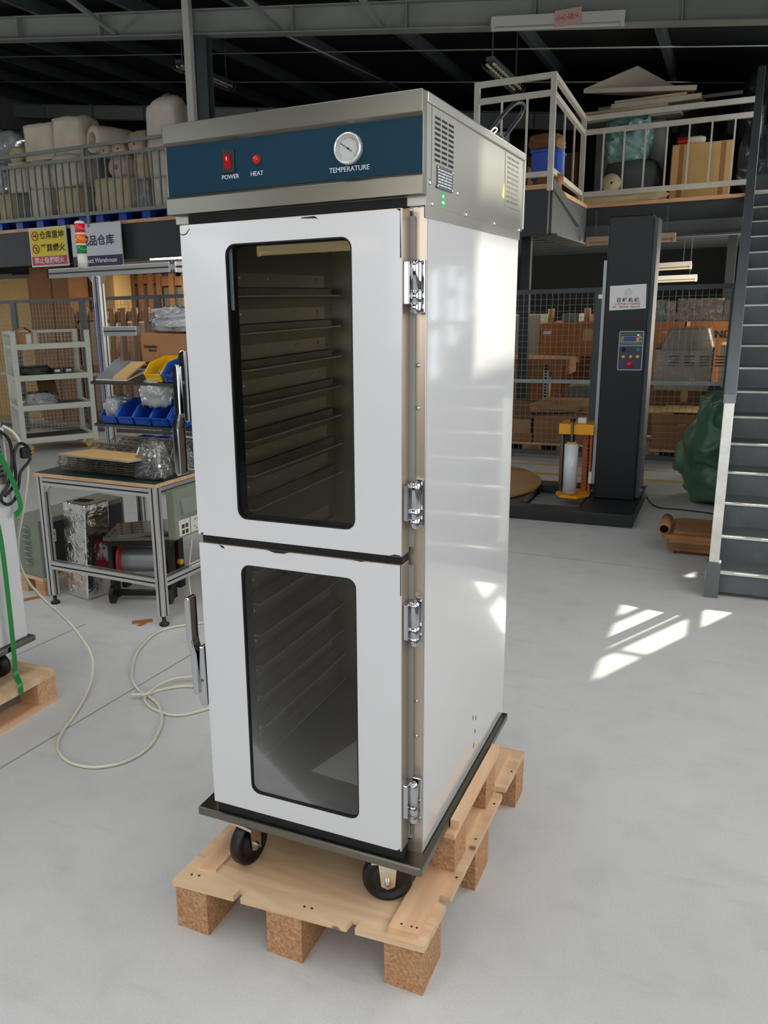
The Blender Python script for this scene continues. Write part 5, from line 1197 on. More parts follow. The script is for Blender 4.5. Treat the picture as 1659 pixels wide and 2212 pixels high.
railing('short cream railing running back along the stairwell edge', (-1.15, 7.08), (-1.22, 9.22), 3.63, 3.47, 2.80, 'rail_white', 0.55, [], 2.5, 0.05)
railing('long cream railing across the stairwell in front of the carton', (-1.22, 9.25), (0.60, 9.25), 3.62, 3.47, 2.79, 'rail_white', 0.205, [0.0], 2.45, 0.055)
railing('thin cream railing at the rear behind the foam boards', (-1.3, 10.9), (1.5, 10.9), 4.02, 3.75, 3.10, 'rail_white', 0.42, [0.0, 0.36, 0.72, 1.0], ZM, 0.04)
railing('small cream railing far back left of the corner post', (-3.6, 9.6), (-2.2, 9.6), 3.62, 3.48, 2.95, 'rail_white', 0.16, [0.0, 1.0], ZM, 0.045)
mb = MB(); mb.bar(at(1188, 395, 'y', 7.12), at(1246, 480, 'y', 8.6), 0.07, 0.10); trim(mb, 'steel_grey')
# ================================================================== UPPER FLOOR, LEFT: WHITE BUNDLES ON BLUE PALLETS
def plastic_pallet(x0, x1, y0, y1, label):
    root = thing('plastic_pallet', label, 'pallet', ((x0 + x1) / 2, (y0 + y1) / 2, ZM), 0, 'blue plastic pallets on the upper floor')
    z = ZM; MB().box((x0, y0, z + 0.10), (x1, y1, z + 0.13)).build('pallet_top', 'blue_plastic', root, bevel=0.004)
    for i in range(4):
        for j in range(3):
            cx_ = x0 + 0.06 + (x1 - x0 - 0.12) * i / 3; cy_ = y0 + 0.06 + (y1 - y0 - 0.12) * j / 2
            MB().cbox((cx_, cy_, z + 0.05), (0.12, 0.12, 0.10)).build('pallet_foot', 'blue_plastic', root)
xa = [at(px, 470, 'y', 7.2).x for px in (33, 186, 207, 378)]
plastic_pallet(xa[0], xa[1], 7.2, 8.2, 'blue plastic pallet on the upper floor, left one above the yellow sign')
plastic_pallet(xa[2], xa[3], 7.2, 8.2, 'blue plastic pallet on the upper floor, right one beside the hood')
plastic_pallet(xa[0] - 1.5, xa[0] - 0.25, 7.2, 8.2, 'blue plastic pallet at the left edge of the upper floor')
GBN = 'white bundles on the upper floor'
ZB = ZM + 0.131
def bundle(px0, px1, z0, z1, Y, m, label, name, seed, sq=0.6, amp=0.10, d=0.42, fq=1.8, cat='bundle'):
    a, b = at(px0, 400, 'y', Y).x, at(px1, 400, 'y', Y).x
    o = lump(((a + b) / 2, Y + d / 2, z0), ((b - a) * 0.95, d, z1 - z0 + 0.02), seed, amp, sq, 3, fq)
    return solo(o, name, m, label, cat, GBN)
def roll(px0, px1, z0, Y, m, label, r, L=0.5, hole=0.3, rz=0.0, seed=0):
    a, b = at(px0, 400, 'y', Y).x, at(px1, 400, 'y', Y).x; cx_ = (a + b) / 2
    mb = MB().lathe((0, 0, 0), [(r * hole, 0), (r * 0.93, 0.0), (r, 0.03), (r * 1.02, L * 0.5), (r, L - 0.03), (r * 0.93, L), (r * hole, L)], 'Y', 28)
    mb.lathe((0, 0, 0), [(r * hole, 0), (r * hole, L)], 'Y', 28)
    for i, v in enumerate(mb.v): mb.v[i] = v + _nz.noise_vector(v * 4 + Vector((seed, 0, 0))) * 0.02
    mb.xf(Matrix.Translation((cx_, Y, z0 + r * 0.98)) @ Matrix.Rotation(rz, 4, 'Z'))
    return solo(mb, 'foam_roll', m, label, 'roll', GBN)
R1, R2, R3 = ZB, 3.19, 3.56
B = bundle
B(-60, 20, R1, R2, 7.35, 'foam2', 'ivory bundle at the left edge, lowest row behind the railing', 'foam_bundle', 1)
B(58, 102, R1, R2, 7.35, 'foam', 'pale block bundle low on the left blue pallet behind the balusters', 'foam_bundle', 2, 0.8, 0.06)
B(22, 58, R1, R2, 7.55, 'grey_sack', 'grey-green sack low between two pale bundles', 'sack', 3, cat='sack')
B(114, 172, R1, R2 - 0.02, 7.35, 'foam2', 'ivory rounded bundle low at the right end of the left pallet', 'foam_bundle', 4)
B(172, 200, R1, R2, 7.6, 'grey_sack', 'narrow grey sack behind the railing post', 'sack', 5, cat='sack')
B(200, 282, R1, R2 + 0.03, 7.33, 'foam2', 'wide ivory sheet stack low on the right blue pallet', 'foam_bundle', 6, 0.85, 0.05)
B(284, 322, R1, R2, 7.42, 'wrap_d', 'wrapped yellowish bundle low beside the wide sheet stack', 'wrapped_bundle', 7)
B(322, 384, R1, 3.18, 7.33, 'cloth_white', 'crumpled white sack pile low beside the hood', 'sack', 8, 0.5, 0.2, cat='sack')
B(-60, 18, R2, R3, 7.35, 'wrap_d', 'shiny plastic-wrapped bundle at the left edge, middle row', 'wrapped_bundle', 9, 0.6, 0.2)
B(18, 58, R2, R3, 7.4, 'foam', 'plain pale bundle in the middle row left of the cube', 'foam_bundle', 10, 0.8, 0.05)
B(60, 108, R2, R3 - 0.02, 7.36, 'foam', 'rounded white bundle in the middle row under the cube', 'foam_bundle', 11)
B(108, 176, R2, R3 + 0.02, 7.36, 'foam', 'big rounded white bundle in the middle row by the railing post', 'foam_bundle', 12, 0.65, 0.13)
B(176, 218, R2, R3, 7.6, 'grey_sack', 'shaded grey bundle in the middle row behind the railing post', 'sack', 13, cat='sack')
roll(216, 292, R2 + 0.02, 7.38, 'pink_foam', 'pinkish foam roll with a dark hole, middle row on the right pallet', 0.155, 0.45, 0.22, R(-14), 3)
B(290, 318, R2, R3 - 0.06, 7.42, 'foam2', 'ivory bundle in the middle row left of the tall sack', 'foam_bundle', 15)
B(-40, 44, R3, 4.0, 7.45, 'wrap_d', 'slanted plastic-covered sheet bundle topmost at the left edge', 'wrapped_bundle', 16, 0.4, 0.18)
roll(16, 66, R3, 7.42, 'foam2', 'low ivory roll beside the white cube, top row', 0.115, 0.5, 0.15, R(10), 5)
B(60, 124, R3, 3.98, 7.4, 'foam', 'square white foam cube topmost on the left pallet', 'foam_cube', 18, 0.93, 0.04, 0.4)
B(118, 186, R3 + 0.01, 4.03, 7.4, 'foam', 'big rounded white bale topmost left of the open roll', 'foam_bundle', 19, 0.68, 0.10)
roll(182, 232, R3, 7.42, 'foam', 'thick white roll with a wide open end, top row', 0.165, 0.55, 0.52, R(-22), 7)
roll(214, 246, R3 - 0.07, 7.38, 'pink_foam', 'small pale roll just right of the open-ended roll', 0.085, 0.4, 0.2, R(-8), 8)
roll(244, 278, R3 - 0.07, 7.42, 'pink_foam', 'small pale roll in the middle of the three small ones', 0.09, 0.4, 0.15, R(6), 9)
roll(276, 314, R3 - 0.06, 7.42, 'pink_foam', 'small pale roll against the tall white sack', 0.10, 0.4, 0.15, R(0), 10)
B(280, 320, 3.60, 3.82, 7.75, 'foam2', 'flat folded ivory sheets lying on the small rolls', 'foam_sheets', 24, 0.6, 0.25)
B(316, 388, 3.17, 4.08, 7.40, 'cloth_white', 'tall white woven sack standing highest beside the hood', 'sack', 25, 0.45, 0.13, 0.42, 1.4, 'sack')
for k, (px, w_, z1) in enumerate(((30, 90, 3.55), (150, 110, 3.55), (270, 90, 3.45))):
    B(px - w_ / 2, px + w_ / 2, R1, z1, 7.86, 'foam2', ['large bale in the second row behind the left bundles', 'large bale in the second row behind the railing post', 'large bale in the second row behind the pinkish roll'][k], 'foam_bundle', 30 + k, 0.7, 0.08, 0.5)
# ================================================================== UPPER FLOOR, RIGHT
def slab(pts, t, m, name, label, cat, group=None, bevel=0.006):
    v = [Vector(p) for p in pts]; n = (v[1] - v[0]).cross(v[2] - v[0]).normalized()
    if n.z < 0: n = -n
    return solo(MB().hexa(v + [p + n * t for p in v]), name, m, label, cat, group, bevel)
def zat(px, py, Y): return at(px, py, 'y', Y).z
def xat(px, py, Y): return at(px, py, 'y', Y).x
Y0_ = 9.92
bal_x0, bal_x1 = xat(1284, 300, Y0_), xat(1440, 300, Y0_)
ztop_b = zat(1370, 258, Y0_)
solo(lump(((bal_x0 + bal_x1) / 2, Y0_ + 0.5, ZM), (bal_x1 - bal_x0, 0.9, ztop_b - ZM + 0.01), 41, 0.07, 0.8, 3), 'grey_bale', 'grey_sack', 'large grey bale carrying the white foam boards behind the railing', 'bale')
GF = 'white foam boards stacked on the grey bale'
z = ztop_b + 0.02
for px0, px1, t, m, lab in ((1268, 1470, 0.05, 'foam', 'thickest foam board, lowest in the stack behind the railing'), (1300, 1520, 0.045, 'foam2', 'second foam board from the bottom of the stack'), (1262, 1440, 0.035, 'foam2', 'bent thin foam sheet in the middle of the stack'),
                        (1318, 1512, 0.06, 'foam', 'white foam board directly under the folded wrap'), (1325, 1480, 0.03, 'foam2', 'crumpled foam sheets below the tilted board')):
    a, b = xat(px0, 240, Y0_), xat(px1, 240, Y0_)
    slab([(a, Y0_ + 0.05, z), (b, Y0_ + 0.02, z), (b + 0.05, Y0_ + 0.85, z), (a + 0.05, Y0_ + 0.9, z)], t, m, 'foam_board', lab, 'foam board', GF); z += t + 0.001
pk = at(1376, 152, 'y', Y0_ + 0.45); lf = at(1260, 203, 'y', Y0_ + 0.05); rt = at(1505, 196, 'y', Y0_ + 0.05)
slab([(lf.x, Y0_ + 0.03, lf.z), (rt.x, Y0_ + 0.0, rt.z), (rt.x - 0.1, Y0_ + 0.8, rt.z + 0.05), (pk.x, Y0_ + 0.45, pk.z)], 0.055, 'foam', 'foam_board', 'big tilted white foam board peaking at the top of the stack', 'foam board', GF)
p = at(1365, 345, 'y', 9.62); solo(lump((p.x, 9.70, ZM), (0.62, 0.36, 0.50), 43, 0.12, 0.3, 3, 1.8), 'grey_sack', 'dark_sack', 'round dark grey sack under the teal bag behind the railing', 'sack')
p = at(1350, 330, 'y', 9.50); solo(lump((p.x, 9.70, ZM + 0.47), (0.50, 0.36, 0.52), 44, 0.22, 0.3, 4, 2.6), 'teal_plastic_bag', 'teal_bag', 'pale teal plastic bag of scrap lying on the dark grey sack', 'bag')
p = at(1322, 360, 'y', 9.42); mb = MB().lathe((0, 0, 0), [(0.012, -0.09), (0.10, -0.09), (0.115, 0), (0.10, 0.09), (0.012, 0.09)], 'Y', 24); mb.xf(Matrix.Translation((p.x, 9.40, ZM + 0.225)) @ Matrix.Rotation(R(12), 4, 'Z'))
solo(mb, 'cloth_roll', 'foam2', 'small ivory cloth roll lying on the folded sheets', 'roll')
a, b = xat(1225, 400, 9.5), xat(1440, 400, 9.5); solo(lump(((a + b) / 2, 9.40, ZM), (b - a, 0.20, 0.12), 46, 0.16, 0.75, 3, 3), 'folded_sheets', 'foam2', 'low heap of folded ivory sheets along the floor edge behind the railing', 'sheets')
def carton(x0, x1, y0, y1, z0, z1, m, label, group=None, name='cardboard_carton', tape=True, lid=0.0):
    root = thing(name, label, 'carton', ((x0 + x1) / 2, (y0 + y1) / 2, z0), 0, group)
    MB().box((x0, y0, z0), (x1, y1, z1)).build('carton_body', m, root, bevel=min(0.012, (x1 - x0) * 0.05))
    if tape: MB().box(((x0 + x1) / 2 - 0.03, y0 - 0.001, z1 - min(0.12, (z1 - z0) * 0.3)), ((x0 + x1) / 2 + 0.03, y0 + 0.001, z1 + 0.001)).build('packing_tape', 'cardboard_y', root)
    if lid > 0: MB().box((x0 - 0.012, y0 - 0.012, z1 - lid), (x1 + 0.012, y1 + 0.012, z1 + 0.008)).build('carton_lid', m, root, bevel=0.006)
    return root
a, b = xat(1452, 350, 9.6), xat(1582, 350, 9.6)
ct2 = carton(a, b, 9.45, 9.82, ZM, zat(1510, 308, 9.45), 'cardboard_y', 'pale tall cardboard carton standing behind the balusters on the upper floor', tape=False)
for x in (a + 0.08, b - 0.12): MB().box((x, 9.448, ZM + 0.02), (x + 0.05, 9.451, zat(1510, 308, 9.45) - 0.01)).build('tape_band', 'cardboard', ct2)
p = at(1450, 300, 'y', 10.0); solo(lump((bal_x1 + 0.36, 10.3, ZM), (0.55, 0.5, 1.05), 48, 0.16, 0.4, 3, 2.0), 'black_bag', 'dark_bag', 'dark plastic sack behind the pale carton', 'bag')
a, b = xat(1604, 300, 9.5), xat(1700, 300, 9.5); solo(lump(((a + b) / 2, 9.85, ZM), (b - a + 0.1, 0.7, 1.35), 49, 0.16, 0.5, 4, 2.4), 'black_wrapped_stack', 'dark_bag', 'tall stack under glossy black film at the right edge of the upper floor', 'wrapped stack')
p = at(1478, 298, 'y', 9.5)
bt = thing('spray_bottle', 'red and white bottle lying on top of the pale carton', 'bottle', (p.x, 9.6, zat(1510, 308, 9.45)))
zc_ = zat(1510, 308, 9.45) + 0.05; MB().cyl((p.x - 0.07, 9.6, zc_), (p.x + 0.05, 9.6, zc_), 0.045, 16).build('bottle_body', 'red_plastic', bt); MB().lathe((p.x + 0.05, 9.6, zc_), [(0.045, 0), (0.046, 0.12), (0.03, 0.17), (0.001, 0.175)], 'X', 16).build('bottle_cap', 'foam', bt)
# behind the corner post
bb_ = thing('blue_crate', 'blue plastic crate on the upper floor behind the corner post', 'crate', (xat(1188, 345, 7.9), 8.0, ZM))
x0, x1 = xat(1160, 350, 7.75) - 0.06, -1.225; z0_, z1_ = ZM + 0.13, zat(1188, 320, 7.75)
MB().box((x0, 7.75, z0_), (x1, 8.2, z1_)).build('crate_body', 'blue_plastic', bb_, bevel=0.01); MB().box((x0 - 0.012, 7.738, z1_ - 0.03), (x1 + 0.012, 8.212, z1_)).build('crate_rim', 'blue_plastic', bb_, bevel=0.004)
MB().box((x0 + 0.02, 7.77, ZM), (x1 - 0.02, 8.18, z0_)).build('crate_base', 'cardboard_d', bb_)
solo(lump(((x0 + x1) / 2 - 0.02, 7.97, z1_), (x1 - x0 + 0.06, 0.42, 0.16), 52, 0.2, 0.4), 'brown_sack', 'cardboard_d', 'dark brown sack slumped on the blue crate', 'sack')
p = at(1188, 380, 'y', 7.4); mb = MB().lathe((0, 0, 0), [(0.001, 0), (0.10, 0), (0.13, 0.05), (0.13, 0.12), (0.11, 0.125), (0.10, 0.03), (0.001, 0.02)], 'Z', 28); mb.xf(Matrix.Translation((p.x, 7.42, ZM)))
solo(mb, 'wicker_basket', 'cardboard', 'round brown basket at the foot of the corner post', 'basket')
p = at(1118, 345, 'y', 8.2); carton(p.x - 0.28, p.x + 0.12, 8.2, 8.6, ZM, ZM + 0.34, 'cardboard_d', 'open brown carton on the upper floor above the cabinet lid')
p = at(1005, 245, 'y', 9.9); carton(p.x - 0.5, p.x + 0.1, 9.9, 10.4, ZM, 3.72, 'cardboard', 'brown carton far back beyond the small rear railing')
p = at(1235, 390, 'y', 10.2); carton(p.x - 0.6, p.x + 0.05, 10.3, 10.8, ZM, ZM + 0.75, 'cardboard_d', 'dim brown carton behind the stairwell railing')
# ================================================================== LAMPS
def batten(p, q, label, tube='tube_off', body='lamp_white', paper=False, group=None, w=0.09):
    p, q = Vector(p), Vector(q); root = thing('batten_lamp', label, 'lamp', (p + q) / 2, 0, group)
    MB().bar(p, q, w * 0.5, w).build('lamp_body', body, root, bevel=0.003)
    d = Vector((0, 0, -w * 0.5 - 0.02)); e = (q - p) * 0.03
    MB().cyl(p + d + e, q + d - e, 0.016, 14).build('tube', tube, root)
    for c in (p + e * 0.5, q - e * 0.5): MB().cbox(c + d * 0.7, (0.03, 0.035, 0.07)).build('end_holder', body, root)
    return root
pL, pR = at(1062, 48, 'y', 7.18), at(1350, 34, 'y', 7.18)
lam = batten(pL, pR, 'white batten lamp on the roof beam with a pink note stuck on it', 'lamp_white')
pp_ = pL.lerp(pR, 0.60); sz_ = 0.095
MB().box((pp_.x - 0.13, 7.150, pp_.z - 0.065), (pp_.x + 0.11, 7.153, pp_.z + 0.075)).build('pink_note', 'pink_paper', lam, label='pink paper note with red handwriting')
writing('小心碰头', 0.055, 'ink_red', front(pp_.x - 0.01, 7.149, pp_.z + 0.005), lam, 'note_lettering')
for k in (0.15, 0.85):
    c = pL.lerp(pR, k); MB().bar((c.x, 7.2, c.z + 0.02), (c.x, 7.33, c.z + 0.05), 0.02).build('bracket', 'steel_grey', lam)
def caged(p, L, label):
    root = thing('caged_lamp', label, 'lamp', p, 0, 'caged tube lamps under the roof'); p = Vector(p)
    MB().box((p.x - 0.04, p.y, p.z + 0.03), (p.x + 0.04, p.y + L, p.z + 0.07)).build('lamp_body', 'steel_grey', root)
    for s in (-1, 1): MB().cyl((p.x + s * 0.035, p.y + 0.02, p.z), (p.x + s * 0.035, p.y + L - 0.02, p.z), 0.014, 10).build('tube', 'tube_off', root)
    mb = MB()
    for k in range(13):
        y = p.y + L * k / 12; mb.tube([(p.x + 0.085 * math.cos(a), y, p.z + 0.02 - 0.085 * math.sin(a)) for a in [PI * i / 10 for i in range(11)]], 0.003, 4)
    for a in (0.2, 0.5, 0.8): mb.tube([(p.x + 0.085 * math.cos(PI * a), p.y, p.z + 0.02 - 0.085 * math.sin(PI * a)), (p.x + 0.085 * math.cos(PI * a), p.y + L, p.z + 0.02 - 0.085 * math.sin(PI * a))], 0.003, 4)
    mb.build('wire_guard', 'rail_grey', root)
    MB().bar((p.x, p.y + 0.1, p.z + 0.07), (p.x, p.y + 0.1, zr(p.x) + 0.16), 0.012).build('hanger', 'steel_grey', root)
    MB().bar((p.x, p.y + L - 0.1, p.z + 0.07), (p.x, p.y + L - 0.1, zr(p.x) + 0.16), 0.012).build('hanger', 'steel_grey', root)
caged(at(385, 142, 'y', 8.0), 1.25, 'wire-caged tube lamp under the roof left of the white cable duct')
caged(at(1058, 138, 'y', 7.7), 1.25, 'wire-caged tube lamp under the roof above the corner post')
GL = 'tube lamps under the upper floor'
def pxlamp(x0, y0, x1, y1, Y, label, tube, body='lamp_white'):
    a, b = at(x0, y0, 'y', Y), at(x1, y1, 'y', Y); r = batten(a, b, label, tube, body, group=GL, w=0.06)
    top = ZM - 0.10; MB().bar((a.x + 0.1, Y, a.z), (a.x + 0.1, Y, top), 0.01).build('hanger', 'steel_grey', r); MB().bar((b.x - 0.1, Y, b.z), (b.x - 0.1, Y, top), 0.01).build('hanger', 'steel_grey', r)
    return r
pxlamp(1266, 518, 1460, 508, 9.0, 'warm tinted tube lamp nearest behind the wrapping machine', 'tube_dim', 'tube_dim')
pxlamp(1385, 576, 1494, 569, 10.6, 'second tube lamp behind the machine, lower and smaller', 'tube_off')
pxlamp(1390, 602, 1506, 597, 12.0, 'farthest thin tube lamp behind the machine', 'tube_off')
LT = pxlamp(322, 551, 400, 548, 8.2, 'lit white tube lamp under the upper floor left of the cabinet', 'tube_lit')
pxlamp(318, 530, 385, 541, 9.4, 'unlit pale tube lamp just above the lit one', 'tube_off')
pxlamp(-30, 566, 40, 562, 8.6, 'lit tube lamp at the left edge under the upper floor', 'tube_lit')
for px, py, Y in ((360, 556, 8.2), (0, 570, 8.6)):
    c = at(px, py, 'y', Y); area('tube_light', (c.x, c.y, c.z - 0.06), (0, 0, -1), 1.1, 0.08, 26, (1.0, 0.93, 0.80))
for x_, y_ in ((-8.4, 10.4), (-5.6, 10.4), (-3.0, 9.6)):
    batten((x_ - 0.6, y_, ZM - 0.30), (x_ + 0.6, y_, ZM - 0.30), {-8.4: 'lit tube lamp over the tall cartons in the store', -5.6: 'lit tube lamp over the wooden crates in the store', -3.0: 'lit tube lamp hidden behind the cabinet'}[x_], 'tube_lit', group=GL, w=0.06)
    area('tube_light', (x_, y_, ZM - 0.38), (0, 0, -1), 1.1, 0.08, 34, (1.0, 0.92, 0.78))
rl = batten((-3.75, YB + 0.012, 2.16), (-2.45, YB + 0.012, 2.16), 'pale batten lamp on the wall behind the camera, mirrored in the upper glass', 'lamp_glow', 'lamp_glow', w=0.055)
# ================================================================== SIGNS
def sign(px0, px1, py0, py1, Y): return [at(px0, py0, 'y', Y), at(px1, py1, 'y', Y)]
YS = 7.0
a, b = at(61, 494, 'y', YS), at(150, 573, 'y', YS)
ys = thing('warning_sign', 'yellow and red no-smoking warehouse sign hanging under the upper floor', 'sign', ((a.x + b.x) / 2, YS, b.z))
x0, x1, z0, z1 = a.x, b.x - 0.01, b.z, a.z
MB().box((x0, YS, z0), (x1, YS + 0.02, z1)).build('sign_board', 'sign_white', ys)
zs = z0 + (z1 - z0) * 0.265
MB().box((x0 + 0.018, YS - 0.002, zs), (x1 - 0.018, YS, z1 - 0.02)).build('yellow_field', 'sign_yellow', ys); MB().box((x0 + 0.018, YS - 0.002, z0 + 0.02), (x1 - 0.018, YS, zs)).build('red_field', 'sign_red', ys)
W_ = x1 - x0; H_ = z1 - z0
for k, (tx, zc) in enumerate((('仓库重地', 0.79), ('严禁烟火', 0.46))):
    zc = z0 + H_ * zc
    writing(tx, W_ * 0.165, 'ink', front(x0 + W_ * 0.62, YS - 0.003, zc), ys, 'sign_lettering', bold=0.002)
    cx_ = x0 + W_ * 0.165; r = W_ * 0.085
    mb = MB().tube([(cx_ + r * math.cos(t), YS - 0.004, zc + r * math.sin(t)) for t in [2 * PI * i / 24 for i in range(24)]], 0.006, 6, closed=True); mb.bar((cx_ - r * 0.7, YS - 0.004, zc + r * 0.7), (cx_ + r * 0.7, YS - 0.004, zc - r * 0.7), 0.008, 0.008); mb.build('ban_ring', 'sign_red', ys)
    mb = MB()
    if k == 0: mb.box((cx_ - r * 0.6, YS - 0.003, zc - 0.008), (cx_ + r * 0.5, YS - 0.002, zc + 0.008)); mb.tube([(cx_ + r * 0.45, YS - 0.003, zc + 0.01), (cx_ + r * 0.2, YS - 0.003, zc + r * 0.3), (cx_ + r * 0.45, YS - 0.003, zc + r * 0.55)], 0.004, 5)
    else: mb.prism([(cx_ - r * 0.1, zc - r * 0.1), (cx_ + r * 0.3, zc + r * 0.1), (cx_ + r * 0.15, zc + r * 0.55), (cx_ - r * 0.15, zc + r * 0.3)], 'Y', YS - 0.003, YS - 0.002); mb.box((cx_ - r * 0.1, YS - 0.003, zc - r * 0.6), (cx_ + r * 0.1, YS - 0.002, zc))
    mb.build('ban_symbol', 'ink', ys)
writing('禁止吸烟明火', W_ * 0.135, 'ink_white', front(x0 + W_ * 0.5, YS - 0.003, z0 + H_ * 0.15), ys, 'sign_lettering', bold=0.0015)
a, b = at(152, 487, 'y', YS), at(266, 570, 'y', YS)
ws = thing('warehouse_sign', 'white and navy product warehouse sign half hidden by the beacon', 'sign', ((a.x + b.x) / 2, YS, b.z))
x0, x1, z0, z1 = a.x - 0.004, b.x, b.z + 0.0, a.z; H_ = z1 - z0; W_ = x1 - x0
MB().box((x0, YS + 0.001, z0), (x1, YS + 0.02, z1)).build('sign_board', 'sign_white', ws)
MB().box((x0, YS - 0.001, z0), (x1, YS + 0.001, z0 + H_ * 0.235)).build('navy_band', 'sign_navy', ws)
writing('成品仓库', W_ * 0.165, 'sign_navy', front(x0 + W_ * 0.525, YS - 0.001, z0 + H_ * 0.58), ws, 'sign_lettering', bold=0.003, sx=1.02)
writing('Product Warehouse', W_ * 0.098, 'ink_white', front(x0 + W_ * 0.505, YS - 0.0025, z0 + H_ * 0.115), ws, 'sign_lettering', bold=0.0015, sx=0.95)
for s_, xx in ((ys, 0.0), (ws, 0.0)):
    for f_ in (0.2, 0.8):
        bx_ = [c for c in s_.children if c.name.startswith('sign_board')][0]; xs = [v.co.x for v in bx_.data.vertices]; xm = min(xs) + (max(xs) - min(xs)) * f_ + OFF[s_.name].x
        zt_ = max(v.co.z for v in bx_.data.vertices) + OFF[s_.name].z; MB().box((xm - 0.01, YS + 0.005, zt_ - 0.02), (xm + 0.01, YS + 0.095, min(zt_ + 0.04, ZM))).build('hanger', 'steel_grey', s_)
# ================================================================== MESH FENCE
YFN = 7.05
def fence_panel(x0, x1, label, zt=1.70, zm=0.80):
    root = thing('mesh_fence_panel', label, 'fence', ((x0 + x1) / 2, YFN, 0), 0, 'grey wire mesh fence panels'); t = 0.022
    for x in (x0 + t, x1 - t): MB().box((x - t, YFN - t, 0.0), (x + t, YFN + t, zt)).build('post', 'steel_grey', root)
    for n_, z in (('top_rail', zt - t), ('bottom_rail', 0.07)): MB().box((x0 + 2 * t, YFN - t * 0.8, z - t), (x1 - 2 * t, YFN + t * 0.8, z + t)).build(n_, 'steel_grey', root)
    MB().box((x0 + 2 * t, YFN - t * 0.8 - 0.004, zm - 0.018), (x1 - 2 * t, YFN - 0.004, zm + 0.018)).build('middle_rail', 'galv', root)
    mb = MB(); w = 0.0018; n = int((x1 - x0) / 0.056)
    for k in range(1, n): x = x0 + (x1 - x0) * k / n; mb.box((x - w, YFN - w, 0.09), (x + w, YFN + w, zt - 2 * t))
    m_ = int((zt - 0.13) / 0.058)
    for k in range(1, m_): z = 0.09 + (zt - 0.13) * k / m_; mb.box((x0 + 2 * t, YFN - 3 * w, z - w), (x1 - 2 * t, YFN - w, z + w))
    mb.build('wire_mesh', 'rail_grey', root)
xs = [-9.6, -8.25, -7.05, -5.85, -4.6, -3.3, -1.92, -0.63, 0.55, 1.58]
FL_ = ['wire mesh fence panel at the left edge behind the trolley', 'wire mesh fence panel behind the trolley and brown cartons', 'wire mesh fence panel behind the rack post and wooden crates', 'wire mesh fence panel behind the bin rack', 'wire mesh fence panel hidden behind the upper door', 'wire mesh fence panel behind the cabinet middle', 'wire mesh fence panel behind the cabinet right side', 'wire mesh fence panel behind the navy wrapping machine and HANDS carton', 'wire mesh fence panel behind the stair']
FL_[6] = 'wire mesh fence panel between cabinet and wrapping machine'
for i in range(len(xs) - 1): fence_panel(xs[i], xs[i + 1], FL_[i], 1.78 if xs[i] < -3.0 else 1.70)
# ================================================================== STORE BEHIND THE FENCE, RIGHT
def pxcarton(px0, px1, pyt, Y, dep, z0, m, label, group=None, **kw):
    c = (px0 + px1) / 2; x0, x1 = xat(px0, pyt + 30, Y), xat(px1, pyt + 30, Y); z1 = zat(c, pyt, Y)
    return carton(x0, x1, Y, Y + dep, z0, z1, m, label, group, **kw), x0, x1, z1
GS = 'cartons in the store behind the fence'
def pal_board(x0, x1, y0, y1, label, z0=0.0):
    r = thing('wooden_pallet', label, 'pallet', ((x0 + x1) / 2, (y0 + y1) / 2, z0), 0, 'pallets in the store'); MB().box((x0, y0, z0 + 0.085), (x1, y1, z0 + 0.11)).build('deck_board', 'ply', r)
    for x in (x0, (x0 + x1) / 2 - 0.05, x1 - 0.1): MB().box((x, y0, z0), (x + 0.1, y1, z0 + 0.085)).build('runner', 'pine', r)
    return z0 + 0.11
x0, x1 = xat(1404, 940, 7.35), xat(1545, 940, 7.35)
zb = pal_board(x0, x1, 7.33, 8.0, 'pallet under the big brown carton behind the tarpaulin')
r_, *_ = pxcarton(1408, 1541, 897, 7.35, 0.6, zb, 'cardboard', 'big brown lidded carton low behind the fence left of the tarpaulin', GS, lid=0.09)
zt1 = zat(1475, 897, 7.35) + 0.009
for k, (px0, px1, dz, lab) in enumerate(((1388, 1455, 0.02, 'pale bent cardboard sheet lying on the big brown carton, left'), (1430, 1535, 0.045, 'pale torn cardboard sheet lying on the big brown carton, right'))):
    a, b = xat(px0, 890, 7.35), xat(px1, 890, 7.35); z_ = zt1 + 0.012 * k
    slab([(a, 7.36, z_), (b, 7.34, z_), (b, 7.9, z_), (a, 7.92, z_)], 0.010, 'cardboard_y', 'cardboard_sheet', lab, 'cardboard', None, 0.002)
# machine under plastic
Ym = 8.15
zb0 = pal_board(xat(1410, 870, Ym), xat(1550, 870, Ym), Ym, Ym + 0.7, 'pallet under the plastic-covered machine')
pc_ = carton(xat(1412, 870, Ym), xat(1545, 870, Ym), Ym, Ym + 0.65, zb0, 0.62, 'cardboard_d', 'dark carton carrying the plastic-covered machine behind the fence')
mx0, mx1 = xat(1417, 800, Ym), xat(1536, 800, Ym); zA, zBm, zC = 0.62, zat(1475, 757, Ym), zat(1475, 713, Ym)
mm = thing('covered_machine', 'pale machine under a clear plastic cover behind the fence right of the wrapping machine', 'machine', ((mx0 + mx1) / 2, Ym + 0.3, zA))
mb = MB(); mb.box((mx0, Ym, zA), (mx1, Ym + 0.6, zBm)); tx0, tx1 = xat(1452, 713, Ym), xat(1530, 713, Ym)
mb.hexa([(mx0 + 0.03, Ym, zBm), (mx1, Ym, zBm), (mx1, Ym + 0.6, zBm), (mx0 + 0.03, Ym + 0.6, zBm), (tx0, Ym + 0.1, zC), (tx1, Ym + 0.1, zC), (tx1, Ym + 0.55, zC), (tx0, Ym + 0.55, zC)])
mb.build('machine_body', 'mach_white', mm, bevel=0.01)
mb = MB()
for r in range(4):
    for c in range(4): mb.box((mx0 + 0.12 + 0.15 * c, Ym - 0.002, zBm - 0.07 - 0.032 * r), (mx0 + 0.22 + 0.15 * c, Ym, zBm - 0.055 - 0.032 * r))
